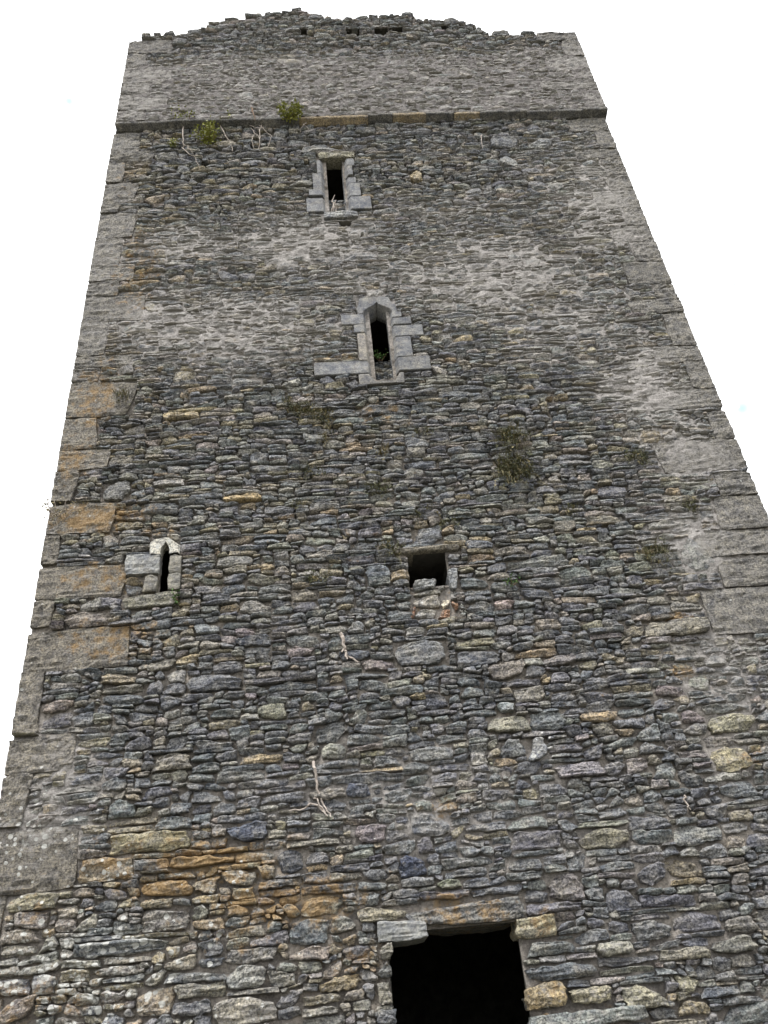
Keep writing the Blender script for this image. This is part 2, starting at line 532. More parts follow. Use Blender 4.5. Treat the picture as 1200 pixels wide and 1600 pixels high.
for side, sd in ((-1, 21), (1, 22)):
    r = random.Random(sd)
    z = ZP; k = 0
    e = PX0 if side < 0 else PX1
    ztop = float(top_z(e - side * .15)) + 0.02
    while ztop - z > .1:
        h = r.uniform(.26, .55)
        if ztop - z - h < .2:
            h = ztop - z
        wd = r.uniform(.6, .95) if k % 2 else r.uniform(.3, .5)
        quoins.append((e, e + wd, z, z + h, -2) if side < 0 else (e - wd, e, z, z + h, 2))
        z += h; k += 1

# ---- window surround stones as pixel boxes; built below, reserved here
S1 = {'jamb_stone': [(495, 251, 513, 272), (489, 273, 514, 299), (483, 299, 514, 309), (479, 311, 516, 332),
                     (533, 250, 553, 261), (533, 262, 551, 277), (534, 278, 556, 288), (535, 288, 563, 309), (536, 310, 580, 330)],
      'lintel': [(494, 239, 556, 249)], 'sill': [(505, 331, 560, 343)]}
S2 = {'jamb_stone': [(533, 493, 578, 509), (553, 509, 581, 522), (560, 523, 584, 566), (491, 566, 586, 587),
                     (602, 489, 627, 499), (603, 499, 642, 510), (604, 510, 661, 527), (605, 528, 643, 560), (608, 560, 672, 581)],
      'lintel': [(558, 467, 617, 492)], 'sill': [(561, 586, 632, 602)]}
S3 = {'jamb_stone': [(196, 868, 249, 899), (225, 900, 249, 926), (264, 868, 284, 896), (264, 897, 283, 922)],
      'lintel': [(236, 844, 281, 868)], 'sill': [(191, 927, 279, 950)]}
S4 = {'jamb_stone': [(700, 888, 717, 922)], 'lintel': [(617, 857, 720, 868)], 'sill': []}
SDR = {'jamb_stone': [(592, 1472, 613, 1500), (590, 1502, 611, 1530), (588, 1532, 612, 1570), (803, 1431, 870, 1466)], 'lintel': [(634, 1404, 822, 1449)], 'corbel_stone': [(588, 1437, 667, 1472)]}

OBST = []
for o in (O1, O2, O3, O4, OD, O4B):
    OBST.append(o)
OBST += HOLES
for S in (S1, S2, S3, S4, SDR):
    for lst in S.values():
        OBST += [rect(*b) for b in lst]
for f in FIXED:
    OBST.append(rect(*f[1]))
for q in quoins[:NQ_MAIN]:
    OBST.append(q[:4])


# ------------------------------------------------------------------ laying the rubble
def pack(x0, x1, z0, z1, obst, seed, wmean=.25, hmean=.066, thin=1.0):
    """lay stones one by one on the lowest spot of the wall built so far"""
    r = random.Random(seed)
    st = .01
    n = int((x1 - x0) / st)
    skyl = np.full(n, z0)
    skyl += np.array([.015 * math.sin(i * .02) for i in range(n)])
    lists = [[] for _ in range(n)]
    for (a, b, c, d) in obst:
        i0 = max(0, int(math.floor((a - x0) / st))); i1 = min(n, int(math.ceil((b - x0) / st)))
        for i in range(i0, i1):
            lists[i].append((c, d))
    INF = 1e9
    nxt = np.full(n, INF)
    ptr = [0] * n
    for i in range(n):
        lists[i].sort()
    def settle(i):
        L = lists[i]; p = ptr[i]
        while p < len(L) and skyl[i] > L[p][0] - .022:
            skyl[i] = max(skyl[i], L[p][1]); p += 1
        ptr[i] = p
        nxt[i] = L[p][0] if p < len(L) else INF
    for i in range(n):
        settle(i)
    res = []
    it = 0
    while it < 30000:
        it += 1
        i = int(np.argmin(skyl))
        zb = skyl[i]
        if zb >= z1:
            break
        tol = .02
        l = i
        while l > 0 and skyl[l - 1] <= zb + tol and nxt[l - 1] > zb + tol + .02:
            l -= 1
        rr = i
        while rr < n - 1 and skyl[rr + 1] <= zb + tol and nxt[rr + 1] > zb + tol + .02:
            rr += 1
        gap = rr - l + 1
        big = r.random()
        lowf = 1.34 - .50 * min(1.0, max(0.0, (zb - 2.6) / 4.4))
        w = wmean * math.exp(r.gauss(0, .50)) * (lowf ** .5)
        h = hmean * math.exp(r.gauss(0, .45)) * lowf
        if big < .035:
            w *= 1.25; h *= 1.9
        elif big < .17:
            w *= .55; h *= .8
        w = max(.05, min(w, .78)); h = max(.026, min(h, .24))
        h = min(h, w * (.62 if r.random() < .25 else .44)); h = max(h, .026)
        wi = int(w / st)
        if gap <= 3:
            zz = min(skyl[l - 1] if l > 0 else 1e9, skyl[rr + 1] if rr < n - 1 else 1e9)
            if zz > 1e8 or zz <= zb + tol:
                zz = zb + .04
            skyl[l:rr + 1] = np.minimum(zz, np.maximum(zb + .03, nxt[l:rr + 1]))
            for k in range(l, rr + 1):
                settle(k)
            continue
        if gap < wi * 1.45 or gap - wi < 9:
            a, b = l, rr + 1
            if gap > 80:
                b = a + gap // 2
        elif r.random() < .5:
            a, b = l, l + wi
        else:
            a, b = rr + 1 - wi, rr + 1
        wcur = (b - a) * st
        h = min(h, max(.026, wcur * .7))
        for nb in (a - 1, b):
            if 0 <= nb < n and r.random() < .32:
                dh = skyl[nb] - zb
                if .6 * h < dh < 1.5 * h:
                    h = dh
        cap = float(nxt[a:b].min()) - zb
        if h > cap - .03:
            h = cap
        seg = skyl[a:b]
        m = (b - a) // 2
        zl, zr = float(seg[:max(m, 1)].mean()), float(seg[m:].mean())
        tl = max(-.022, min(.022, r.gauss(0, .14) * h)); tr = -tl
        ztl, ztr = max(zl, zb) + h + tl, max(zr, zb) + h + tr
        if h == cap:
            ztl = ztr = zb + cap
        xa, xb = x0 + a * st, x0 + b * st
        if ztl - zl > .016 and ztr - zr > .016:
            res.append((xa, xb, zl, zr, ztl, ztr))
        skyl[a:b] = np.maximum(np.linspace(ztl, ztr, b - a), skyl[a:b] + .01)
        for k in range(a, b):
            settle(k)
    return res


def stones_mesh(S, nu, nv, p, seeds, joint, rough=1.0, dressed=None, plane=0.0, back=.085, pillow=1.0, outer=0.0):
    """S: (n, 6) quads of wall space. Returns V (n, nu*nv, 3) and faces of one stone."""
    S = np.asarray(S, dtype=np.float64)
    n = len(S)
    rg = np.random.default_rng(int(seeds[0]) + 5)
    def U(a, b, *sh):
        return rg.uniform(a, b, (n, 1, 1) if not sh else (n,) + sh)
    dr = np.zeros((n, 1, 1)) if dressed is None else np.asarray(dressed, dtype=np.float64).reshape(n, 1, 1)
    so_ = 1 - dr
    su = np.concatenate([[-1], np.sign(np.linspace(-1, 1, nu - 2)) * np.abs(np.linspace(-1, 1, nu - 2)) ** .80, [1]])
    sv = np.concatenate([[-1], np.sign(np.linspace(-1, 1, nv - 2)) * np.abs(np.linspace(-1, 1, nv - 2)) ** .75, [1]])
    s = su[None, None, :]; t = sv[None, :, None]
    x0, x1, zl, zr, tl, tr = [S[:, i].reshape(n, 1, 1) for i in range(6)]
    j = np.asarray(joint).reshape(-1, 1, 1)
    w = np.maximum(x1 - x0 - 2 * j, .02); h = np.maximum((tl + tr - zl - zr) / 2 - 2 * j, .012)
    ra = np.minimum(h / w, 1.0)
    cut = .60 * so_
    xl = -1 + U(.0, 1.3) * cut * ra * np.abs((t - U(-.8, .8)) / 1.3) ** U(.8, 1.7) + U(-.35, .35) * so_ * ra * t
    xr = 1 - U(.0, 1.3) * cut * ra * np.abs((t - U(-.8, .8)) / 1.3) ** U(.8, 1.7) + U(-.35, .35) * so_ * ra * t
    oq = np.asarray(outer, dtype=float).reshape(-1, 1, 1)
    xl = np.where(oq < 0, -1.0, xl); xr = np.where(oq > 0, 1.0, xr)
    zb = -1 + U(0, .75) * cut * np.abs((s - U(-.6, .6)) / 1.3) ** U(1.0, 3)
    zt = 1 - U(0, 1.1) * cut * np.abs((s - U(-.7, .7)) / 1.3) ** U(.9, 2.6)
    a = (s + 1) / 2; b = (t + 1) / 2
    xx = xl * (1 - a) + xr * a
    zz = zb * (1 - b) + zt * b
    X = (x0 + x1) / 2 + xx * w / 2
    fr = (xx + 1) / 2
    mid = ((zl + tl) * (1 - fr) + (zr + tr) * fr) / 2
    hh = ((tl - zl) * (1 - fr) + (tr - zr) * fr) / 2 - j
    hh = np.maximum(hh, .006)
    Z = mid + zz * hh
    sd = np.asarray(seeds, dtype=np.float64).reshape(n, 1, 1)
    B = np.broadcast_to
    sh = X.shape
    sdb = B(sd * 3.17, sh)
    amp = (so_ * .9 + .12) * np.minimum(1, h / .08)
    amp = amp * (1 - .93 * np.clip(oq * s, 0, 1) ** 2 * (np.abs(oq) > 0))
    X = X + amp * .016 * noise(X * 11 + sdb, Z * 14, sdb) + amp * .013 * noise(X * 37, Z * 40 + sdb, sdb)
    Z = Z + amp * .014 * noise(X * 9 + sdb, Z * 12 + 31, sdb) + amp * .016 * (np.abs(noise(X * 24, Z * 22 + sdb, sdb + 7)) - .3)
    # relief: a bunch of cleavage planes, strata and grain
    p = np.asarray(p, dtype=np.float64).reshape(n, 1, 1)
    face = np.full(sh, 9.0)
    for k in range(5):
        sx = U(-1, 1); sz = U(-1, 1)
        sl_ = np.minimum(h, .12)
        face = np.minimum(face, U(.0, .014) + .019 * rough * (sx * s * np.minimum(w / .2, 1.6) + sz * t) * np.minimum(1, sl_ / .06) * (so_ * 1 + .12) + .010)
    face = np.maximum(face, -.024)
    e = np.maximum(np.abs(s) ** (2 + 6 * dr), np.abs(t) ** (2 + 8 * dr))
    rnd = pillow * np.minimum(h * .16, .012) * (so_ * .9 + .1) * e ** 7
    strata = (np.abs(noise(X * 5 + sdb, Z * 30, sdb)) - .3) * .024 + noise(X * 10 + sdb, Z * 70, sdb + 3) * .006
    grain = noise(X * 28 + sdb, Z * 42, sdb + 9) * .0075 + noise(X * 60, Z * 75 + sdb, sdb) * .004
    lean = U(-1, 1) * .010 * t * so_ + U(-1, 1) * .007 * s * so_
    Y = plane - (p + face * (so_ * .9 + .1) - rnd + (strata + grain) * rough * (so_ * .8 + .35) + lean)
    ring = np.zeros((nv, nu), dtype=bool)
    ring[0, :] = ring[-1, :] = True; ring[:, 0] = ring[:, -1] = True
    Y = np.where(ring[None], plane + np.asarray(back).reshape(-1, 1, 1) + 0 * Y, Y)
    V = np.stack([X, Y, Z], -1).reshape(n, nu * nv, 3)
    idx = np.arange(nu * nv).reshape(nv, nu)
    Fq = np.stack([idx[:-1, :-1], idx[:-1, 1:], idx[1:, 1:], idx[1:, :-1]], -1).reshape(-1, 4)
    return V, Fq


PAL = np.array([(.080, .088, .110), (.112, .123, .142), (.150, .160, .172), (.185, .180, .158), (.225, .195, .135), (.205, .180, .155), (.255, .250, .240), (.30, .235, .145), (.17, .15, .155)])


def tints(x, z, r):
    """own colour of each stone by the part of the wall it was laid in"""
    n = len(x)
    dark = blob_field(DARK, x, z)
    orange = blob_field(ORANGE, x, z)
    low_left = sstep(1.0, -1.2, x) * sstep(4.2, 2.6, z)
    left = sstep(0.5, -2.5, x)
    par = (z > ZP - .05)
    wts = np.tile(np.array([.19, .26, .22, .12, .06, .055, .07, .018, .03]), (n, 1))
    wts[:, 0] *= 1 + 2.6 * dark; wts[:, 1] *= 1 + 2.2 * dark
    wts[:, 3:8] *= (1 - .6 * dark)[:, None]
    k = (low_left * 1.5 + left * .6 + orange * .6)
    wts[:, 3] *= 1 + 1.5 * k; wts[:, 4] *= 1 + 2.4 * k; wts[:, 5] *= 1 + 1.6 * k; wts[:, 7] *= 1 + 3.5 * k
    wts[par] = np.array([.10, .30, .33, .06, .02, .12, .04, .0, .03])
    wts /= wts.sum(1, keepdims=True)
    cum = wts.cumsum(1)
    q = r.random((n, 1))
    ci = np.minimum((q > cum).sum(1), len(PAL) - 1)
    c = (PAL[ci] * .64 + .36 * np.array((.150, .150, .151))) * r.uniform(.85, 1.18, (n, 1)) * r.uniform(.96, 1.04, (n, 3))
    return np.clip(c, .03, .5)


def wear_at(x, z, y=None):
    return np.stack([blob_field(ORANGE, x, z), blob_field(WHITE, x, z), mortar_amount(x, z)], -1)


main = pack(XL + .02, XR - .02, 0.0, ZP - .12, OBST, 4)
pobst = [q[:4] for q in quoins[NQ_MAIN:]] + PHOLES
para = pack(PX0, PX1, ZP, ZP + 3.7, pobst, 9, wmean=.22, hmean=.075)
keep = []
for st_ in para:
    xm = .5 * (st_[0] + st_[1]); zc = (st_[2] + st_[3] + st_[4] + st_[5]) / 4
    if zc < float(top_z(xm)) - .01 + (random.uniform(-.05, .03) if st_[1] - st_[0] > .12 else -.06):
        keep.append(st_)
para = keep
print('stones', len(main), len(para))

allS = np.array(main + para)
nm = len(main)
xc = allS[:, :2].mean(1); zc = allS[:, 2:].mean(1)
wv = allS[:, 1] - allS[:, 0]; hv = (allS[:, 4] + allS[:, 5] - allS[:, 2] - allS[:, 3]) / 2
mort = mortar_amount(xc, zc)
seeds = RNG.integers(1, 4000, len(allS)).astype(float)
prot = RNG.normal(.011, .0105, len(allS)) * (1 - .55 * mort) - .012 * mort
prot = np.clip(prot, -.022, .05)
prot[nm:] = np.clip(RNG.normal(-.002, .008, len(allS) - nm), -.02, .03)
rugged = sstep(ZP + 1.6, ZP + 2.3, zc[nm:])
prot[nm:] += rugged * RNG.normal(.014, .014, len(rugged))
planes = np.where(np.arange(len(allS)) < nm, 0.0, -POFF)
joint = RNG.uniform(.000, .005, len(allS))
tint = tints(xc, zc, RNG)
# apparent area in the picture decides which 300 stones are single objects
rng2 = xc ** 2 + 7.2 ** 2 + (zc - 1.6) ** 2
inview = np.array([-30 < v < 1230 for v in (600 + F * (xc * MR[0, 0] + 7.2 * MR[1, 0] + (zc - 1.6) * MR[2, 0]) / -(xc * MR[0, 2] + 7.2 * MR[1, 2] + (zc - 1.6) * MR[2, 2]))]) & (zc > 1.45)
area = np.where(inview, wv * hv / rng2 ** 1.5, 0)
NSINGLE = 300 - len(FIXED)
order = np.argsort(-area)
single = set(order[:NSINGLE].tolist())
rest = np.array([i for i in range(len(allS)) if i not in single])


def make_group(idx, nu, nv, name):
    Vs, As, Ws, Fs = [], [], [], []
    off = 0
    for pl in (0.0, -POFF):
        ii = idx[planes[idx] == pl]
        if not len(ii):
            continue
        V, Fq = stones_mesh(allS[ii], nu, nv, prot[ii], seeds[ii], joint[ii], plane=pl)
        k = nu * nv
        Vs.append(V.reshape(-1, 3)); As.append(np.repeat(tint[ii], k, 0))
        Fs.append((Fq[None] + (np.arange(len(ii)) * k)[:, None, None]).reshape(-1, 4) + off)
        off += len(ii) * k
    V = np.concatenate(Vs)
    wr = wear_at(V[:, 0], V[:, 2])
    eg = np.zeros((nv, nu)); eg[:2, :] = eg[-2:, :] = 1; eg[:, :2] = eg[:, -2:] = 1
    wr[:, 2] += .34 * np.tile(eg.ravel(), len(V) // (nu * nv))
    return V, np.concatenate(Fs), np.concatenate(As), wr


# near stones finer than far ones
small = rest[zc[rest] > 8.2]; big = rest[zc[rest] <= 8.2]
V1, F1, A1, W1 = make_group(small, 12, 7, 'a')
V2, F2, A2, W2 = make_group(big, 15, 10, 'b')
Vj = np.concatenate([V1, V2]); Fj = np.concatenate([F1, F2 + len(V1)])
part('rubble_stones', new_mesh('rubble_stones', Vj, Fj, [STONE], False, {'tint': np.concatenate([A1, A2]), 'wear': np.concatenate([W1, W2])}), kind='stuff')


def single_stone(name, quad, p, seed, tnt, wear=None, nu=20, nv=13, mat=None, dressed=0.0, plane=0.0, parent=None, joint=.006, back=.085, label=None, rough=1.0, outer=0.0):
    V, Fq = stones_mesh([quad], nu, nv, [p], [seed], [joint], rough=rough, dressed=[dressed], plane=plane, back=[back], outer=outer)
    V = V[0]
    c = np.array([V[:, 0].mean(), plane, V[:, 2].mean()])
    w = wear_at(V[:, 0], V[:, 2])
    if dressed < .5:
        eg = np.zeros((nv, nu)); eg[:2, :] = eg[-2:, :] = 1; eg[:, :2] = eg[:, -2:] = 1
        w[:, 2] += .30 * eg.ravel()
    if wear is not None:
        w = np.maximum(w * (1.0 if wear[0] < 0 else .5), np.array(wear)[None])
    me = new_mesh(name, V - c, Fq, [mat or (QUOIN if name == 'quoin' else CUT if dressed > .55 else STONE)], False, {'tint': np.tile(np.array(tnt), (len(V), 1)), 'wear': w})
    if parent is None:
        o = part(name, me, Vector(c))
    else:
        o = link(name, me, parent, None, None)
        o.location = Vector(c) - parent['_abs'] if False else Vector(c)
        o.matrix_parent_inverse = parent_inv(parent)
    if label:
        o['label'] = label
    return o


def parent_inv(p):
    # parts of the tower keep world coordinates in their own location
    return Matrix.Translation(-Vector(p.location))


for i in sorted(single):
    single_stone('stone', allS[i], prot[i] + .004, seeds[i], tint[i], plane=planes[i])
for k, (nme, bx, tn, wr, pr) in enumerate(FIXED):
    a, b, c, d = rect(*bx)
    single_stone(nme, (a, b, c, c, d, d), pr, 40 + k * 7, tn, wr)

# quoins
rq = np.random.default_rng(5)
for k, (a, b, c, d, side) in enumerate(quoins):
    pl = 0.0 if abs(side) == 1 else -POFF
    base = np.array((.168, .161, .153)) * rq.uniform(.80, 1.12)
    if side == -1 and c < 8:
        base = base * np.array((1.06, 1.02, .95))
    if abs(side) == 2:
        base = np.array((.140, .134, .130)) * rq.uniform(.85, 1.1)
    js = 0.0
    q = (a + (js if side < 0 else 0), b + (js if side > 0 else 0), c, c, d, d)
    single_stone('quoin', q, rq.uniform(-.004, .01), 900 + k * 3, base, (-1, .22, .35), nu=24, nv=15, dressed=float(rq.uniform(.62, .80)), plane=pl, joint=.003, back=.45, rough=1.8, outer=float(np.sign(side)))


# ------------------------------------------------------------------ wall core (mortar and hearting behind the stones)
def grid_front(x0, x1, z0, z1, step, plane, holes, zmax=None, depth0=.048):
    nx = int((x1 - x0) / step) + 1; nzz = int((z1 - z0) / step) + 1
    xs = np.linspace(x0, x1, nx); zs = np.linspace(z0, z1, nzz)
    X, Z = np.meshgrid(xs, zs)
    if zmax is not None:
        Zc = zmax(X) - .03
        Z = z0 + (Z - z0) / (z1 - z0) * (Zc - z0)
    M = mortar_amount(X, Z)
    up = M + .38 * fbm(X * 4.5, Z * 11, 1.7 + plane, 3)
    Y = plane + depth0 + (-.012 - depth0) * np.clip(up, 0, 1) + .014 * fbm(X * 8, Z * 16, 4.0, 2) + .015 * noise(X * 30, Z * 46, 2.0)
    edge = np.minimum(X - x0, x1 - X)
    Y = np.where(edge < .005, plane + .03, Y)
    V = np.stack([X, Y, Z], -1).reshape(-1, 3)
    idx = np.arange(nx * nzz).reshape(nzz, nx)
    Fq = np.stack([idx[:-1, :-1], idx[:-1, 1:], idx[1:, 1:], idx[1:, :-1]], -1).reshape(-1, 4)
    cx = V[Fq][:, :, 0].mean(1); cz = V[Fq][:, :, 2].mean(1)
    kill = np.zeros(len(Fq), dtype=bool)
    for (a, b, c, d) in holes:
        kill |= (cx > a) & (cx < b) & (cz > c) & (cz < d)
    Wc = np.stack([blob_field(ORANGE, V[:, 0], V[:, 2]), (V[:, 2] > ZP - .1).astype(float), M.ravel()], -1)
    return V, Fq[~kill], Wc, xs, (nx, nzz)


inset = .02
holes_main = [O1, O2, O3, O4, O4B, OD] + HOLES
V, Fq, Wc, _, _ = grid_front(XL + inset, XR - inset, 0, ZP - .02, .024, 0.0, holes_main)
part('wall_core', new_mesh('wall_core', V, Fq, [MORT], True, {'wear': Wc}))


def boxes_mesh(name, quads, mat, wear=(0, 0, .3)):
    V = np.array([v for q in quads for v in q], dtype=float)
    Fq = np.arange(len(V)).reshape(-1, 4)
    return new_mesh(name, V, Fq, [mat], False, {'wear': np.tile(np.array(wear), (len(V), 1))})


def wall_quads(x0, x1, y0, y1, z0, z1):
    A = lambda x, y, z: (x, y, z)
    return [[A(x0, y0, z0), A(x0, y1, z0), A(x0, y1, z1), A(x0, y0, z1)], [A(x1, y1, z0), A(x1, y0, z0), A(x1, y0, z1), A(x1, y1, z1)],
            [A(x1, y1, z0), A(x0, y1, z0), A(x0, y1, z1), A(x1, y1, z1)]]


part('outer_wall', boxes_mesh('outer_wall', wall_quads(XL + inset, XR - inset, .03, DEEP, 0, ZP), MORT))
# inside: inner faces of the walls, floor and vault close the dark rooms
ix0, ix1, iy0, iy1, iz0, iz1 = XL + TH, XR - TH, TH, DEEP - TH, .05, 13.2
q = wall_quads(ix0, ix1, iy0, iy1, iz0, iz1)
q.append([(ix0, iy0, iz1), (ix1, iy0, iz1), (ix1, iy1, iz1), (ix0, iy1, iz1)])
q.append([(ix0, iy0, iz0), (ix1, iy0, iz0), (ix1, iy1, iz0), (ix0, iy1, iz0)])
zf = OD[3] + .75
q.append([(ix0, iy0, zf), (ix1, iy0, zf), (ix1, iy1, zf), (ix0, iy1, zf)])
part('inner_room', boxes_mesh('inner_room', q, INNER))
# inner face of the front wall with gaps for the openings: strips between the openings
ops = sorted([OD, O1, O2, O3, O4], key=lambda o: o[2])
xs_ = sorted(set([ix0, ix1] + [v for o in ops for v in (min(max(o[0] - .4, ix0), ix1), min(max(o[1] + .4, ix0), ix1))]))
zs_ = sorted(set([iz0, iz1] + [v for o in ops for v in (max(o[2] - .05, iz0), min(o[3] + .35, iz1))]))
q = []
for a, b in zip(xs_[:-1], xs_[1:]):
    for c, d in zip(zs_[:-1], zs_[1:]):
        mx_, mz_ = (a + b) / 2, (c + d) / 2
        if not any(o[0] - .4 < mx_ < o[1] + .4 and o[2] - .05 < mz_ < o[3] + .35 for o in ops):
            q.append([(a, iy0, c), (b, iy0, c), (b, iy0, d), (a, iy0, d)])
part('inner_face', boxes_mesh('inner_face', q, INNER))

# parapet core with a ragged top
V, Fq, Wc, xs, (nx, nzz) = grid_front(PX0 + .02, PX1 - .02, ZP - .01, ZP + 3.2, .026, -POFF, PHOLES, top_z, .03)
top = V.reshape(nzz, nx, 3)[-1]
PT = .75
backv = top + np.array([0, PT, 0]); lowb = backv.copy(); lowb[:, 2] = ZP - .3
nV = len(V)
V = np.concatenate([V, backv, lowb])
i = np.arange(nx - 1)
ti = (nzz - 1) * nx
Fq = np.concatenate([Fq, np.stack([ti + i, ti + i + 1, nV + i + 1, nV + i], -1), np.stack([nV + i, nV + i + 1, nV + nx + i + 1, nV + nx + i], -1)])
Wc = np.concatenate([Wc, np.tile([0, 1, .6], (2 * nx, 1))])
part('parapet_core', new_mesh('parapet_core', V, Fq, [MORT], True, {'wear': Wc}))
q = []
for (xe) in (PX0 + .02, PX1 - .02):
    zt_ = float(top_z(xe)) - .05
    q.append([(xe, -POFF + .02, ZP - .01), (xe, DEEP, ZP - .01), (xe, DEEP, zt_), (xe, -POFF + .02, zt_)])
q.append([(PX0, DEEP, ZP - .01), (PX1, DEEP, ZP - .01), (PX1, DEEP, 16), (PX0, DEEP, 16)])
q.append([(PX0, 0.1, ZP), (PX1, 0.1, ZP), (PX1, DEEP, ZP), (PX0, DEEP, ZP)])
part('parapet_wall', boxes_mesh('parapet_wall', q, MORT, (0, 1, .6)))
# dark backs of the small put-log holes
for hs, pl in ((HOLES, 0.0), (PHOLES, -POFF)):
    for (a, b, c, d) in hs:
        dp = .32
        part('putlog_hole', boxes_mesh('putlog_hole', [[(a, pl, c), (a, pl + dp, c), (a, pl + dp, d), (a, pl, d)], [(b, pl, c), (b, pl + dp, c), (b, pl + dp, d), (b, pl, d)],
              [(a, pl, d), (b, pl, d), (b, pl + dp, d), (a, pl + dp, d)], [(a, pl, c), (b, pl, c), (b, pl + dp, c), (a, pl + dp, c)], [(a, pl + dp, c), (b, pl + dp, c), (b, pl + dp, d), (a, pl + dp, d)]], INNER))


# ------------------------------------------------------------------ cut stone: extruded outlines with grain
def prism_stone(name, outline_front, profile, tnt, parent, wear=(0, .1, .1), label=None, jit=.005, seed=1):
    """a stone lofted between sections: profile = list of closed outlines (k, 3), all the same length, first = front face"""
    secs = [np.array(s, dtype=float) for s in profile]
    k = len(secs[0])
    V = np.concatenate(secs)
    V = V + jit * np.stack([noise(V[:, 0] * 14 + seed, V[:, 2] * 14, V[:, 1] * 9), noise(V[:, 0] * 16, V[:, 2] * 13 + seed, V[:, 1] * 9 + 4), noise(V[:, 0] * 11 + 5, V[:, 2] * 15 + seed, V[:, 1] * 9)], -1)
    Fq = []
    for s_ in range(len(secs) - 1):
        for i_ in range(k):
            j_ = (i_ + 1) % k
            Fq.append((s_ * k + i_, s_ * k + j_, (s_ + 1) * k + j_, (s_ + 1) * k + i_))
    c = V.mean(0)
    me = bpy.data.meshes.new(name)
    me.from_pydata([tuple(v - c) for v in V], [], [tuple(f) for f in Fq] + [tuple(range(k))[::-1], tuple(range((len(secs) - 1) * k, len(secs) * k))])
    me.materials.append(QUOIN if name == 'string_course_stone' else CUT)
    for an, val in (('tint', tnt), ('wear', wear)):
        a_ = me.attributes.new(an, 'FLOAT_COLOR', 'POINT')
        a_.data.foreach_set('color', np.tile(np.array([*val, 1.0], dtype=np.float32), (len(V), 1)).ravel())
    o = link(name, me, parent)
    o.location = Vector(c)
    o.matrix_parent_inverse = parent_inv(parent)
    if label:
        o['label'] = label
    return o


def jamb_sections(side, xo, xi, ch, dc, z0, z1, front=-.022, back=.19, n=5, bev=.008, seed=0):
    """sections along z of an angle-cut jamb; side -1 = left of the opening. xo outer edge, xi opening edge"""
    r = random.Random(seed)
    s = -side
    def sec(z, ins):
        e = ins
        pts = [(xo + s * e, front + e + .004), (xo + s * (e + .012), front + e), (xi - s * (ch + .010), front + e), (xi - s * ch, front + e + .006), (xi - s * e, dc), (xi - s * e, back), (xo + s * e, back)]
        return [(x, y, z) for x, y in pts]
    zs = [z0 + .003, z0 + .003 + bev] + [z0 + (z1 - z0) * k / n for k in range(1, n)] + [z1 - .003 - bev, z1 - .003]
    return [sec(z, bev if k in (0, len(zs) - 1) else 0) for k, z in enumerate(zs)]


def tunnel(o, y0, y1, mat=None):
    a, b, c, d = o
    return [[(a, y0, c), (a, y1, c), (a, y1, d), (a, y0, d)], [(b, y1, c), (b, y0, c), (b, y0, d), (b, y1, d)],
            [(a, y0, d), (a, y1, d), (b, y1, d), (b, y0, d)], [(a, y0, c), (b, y0, c), (b, y1, c), (a, y1, c)]]


def opening(name, o, y0, y1, label=None, dy=0):
    a, b, c, d = o
    sp = dy
    q_ = tunnel((a - sp, b + sp, c, d + sp * .8), y0, y1)
    if sp:
        A_, B_, D_ = a - sp, b + sp, d + sp * .8
        q_ += [[(A_, y0, c), (a, y0, c), (a, y0, D_), (A_, y0, D_)], [(b, y0, c), (B_, y0, c), (B_, y0, D_), (b, y0, D_)], [(a, y0, d), (b, y0, d), (b, y0, D_), (a, y0, D_)]]
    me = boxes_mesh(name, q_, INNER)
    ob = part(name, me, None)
    if label:
        ob['label'] = label
    return ob


def grey(k):
    r = random.Random(k)
    f = r.uniform(.88, 1.12)
    return (.138 * f, .142 * f, .153 * f)


# --- window 1: square-headed slit high up
w1 = opening('window', (O1[0] - .004, O1[1] + .004, O1[2] - .03, O1[3] + .01), .17, TH + .02, 'square headed slit window high in the wall, rubble and twigs inside', .22)
for k, bx in enumerate(S1['jamb_stone']):
    a, b, c, d = rect(*bx)
    left = (bx[0] + bx[2]) / 2 < 524
    xi = O1[0] if left else O1[1]
    secs = jamb_sections(-1 if left else 1, a if left else b, xi, .075, .11, c, d, front=-.02 - .012 * (k % 3), seed=k)
    prism_stone('jamb_stone', None, secs, grey(k + 3), w1, (.25 if left and k == 3 else .03, .12, .1), seed=k)
a, b, c, d = rect(*S1['lintel'][0])
single_stone('lintel', (a, b, d - .16, d - .16, d, d), .03, 77, (.23, .22, .18), (.3, .2, .2), dressed=.3, parent=w1, back=.18)
a, b, c, d = rect(*S1['sill'][0])
single_stone('sill', (a, b, c, c + .02, d, d), .03, 78, (.21, .215, .225), (0, .2, .1), dressed=.4, parent=w1, back=.25)

# --- window 2: ogee-headed light with chamfer
ox0, ox1 = O2[0], O2[1]
xm = (ox0 + ox1) / 2
hz0 = rect(*S2['lintel'][0])[2]; hz1 = rect(*S2['lintel'][0])[3]
w2 = opening('window', (ox0 - .004, ox1 + .004, O2[2] - .03, hz0 + .16), .20, TH + .02, 'narrow window with pointed head and chamfered dressed grey surround', .22)
for k, bx in enumerate(S2['jamb_stone']):
    a, b, c, d = rect(*bx)
    left = (bx[0] + bx[2]) / 2 < 594
    secs = jamb_sections(-1 if left else 1, a if left else b, ox0 if left else ox1, .07, .13, c, d, front=-.030 - .006 * (k % 3), seed=20 + k)
    prism_stone('jamb_stone', None, secs, grey(k + 23) if k != 2 else (.21, .195, .18), w2, (.30 if k in (0, 1) else .03, .10, .08), seed=20 + k)
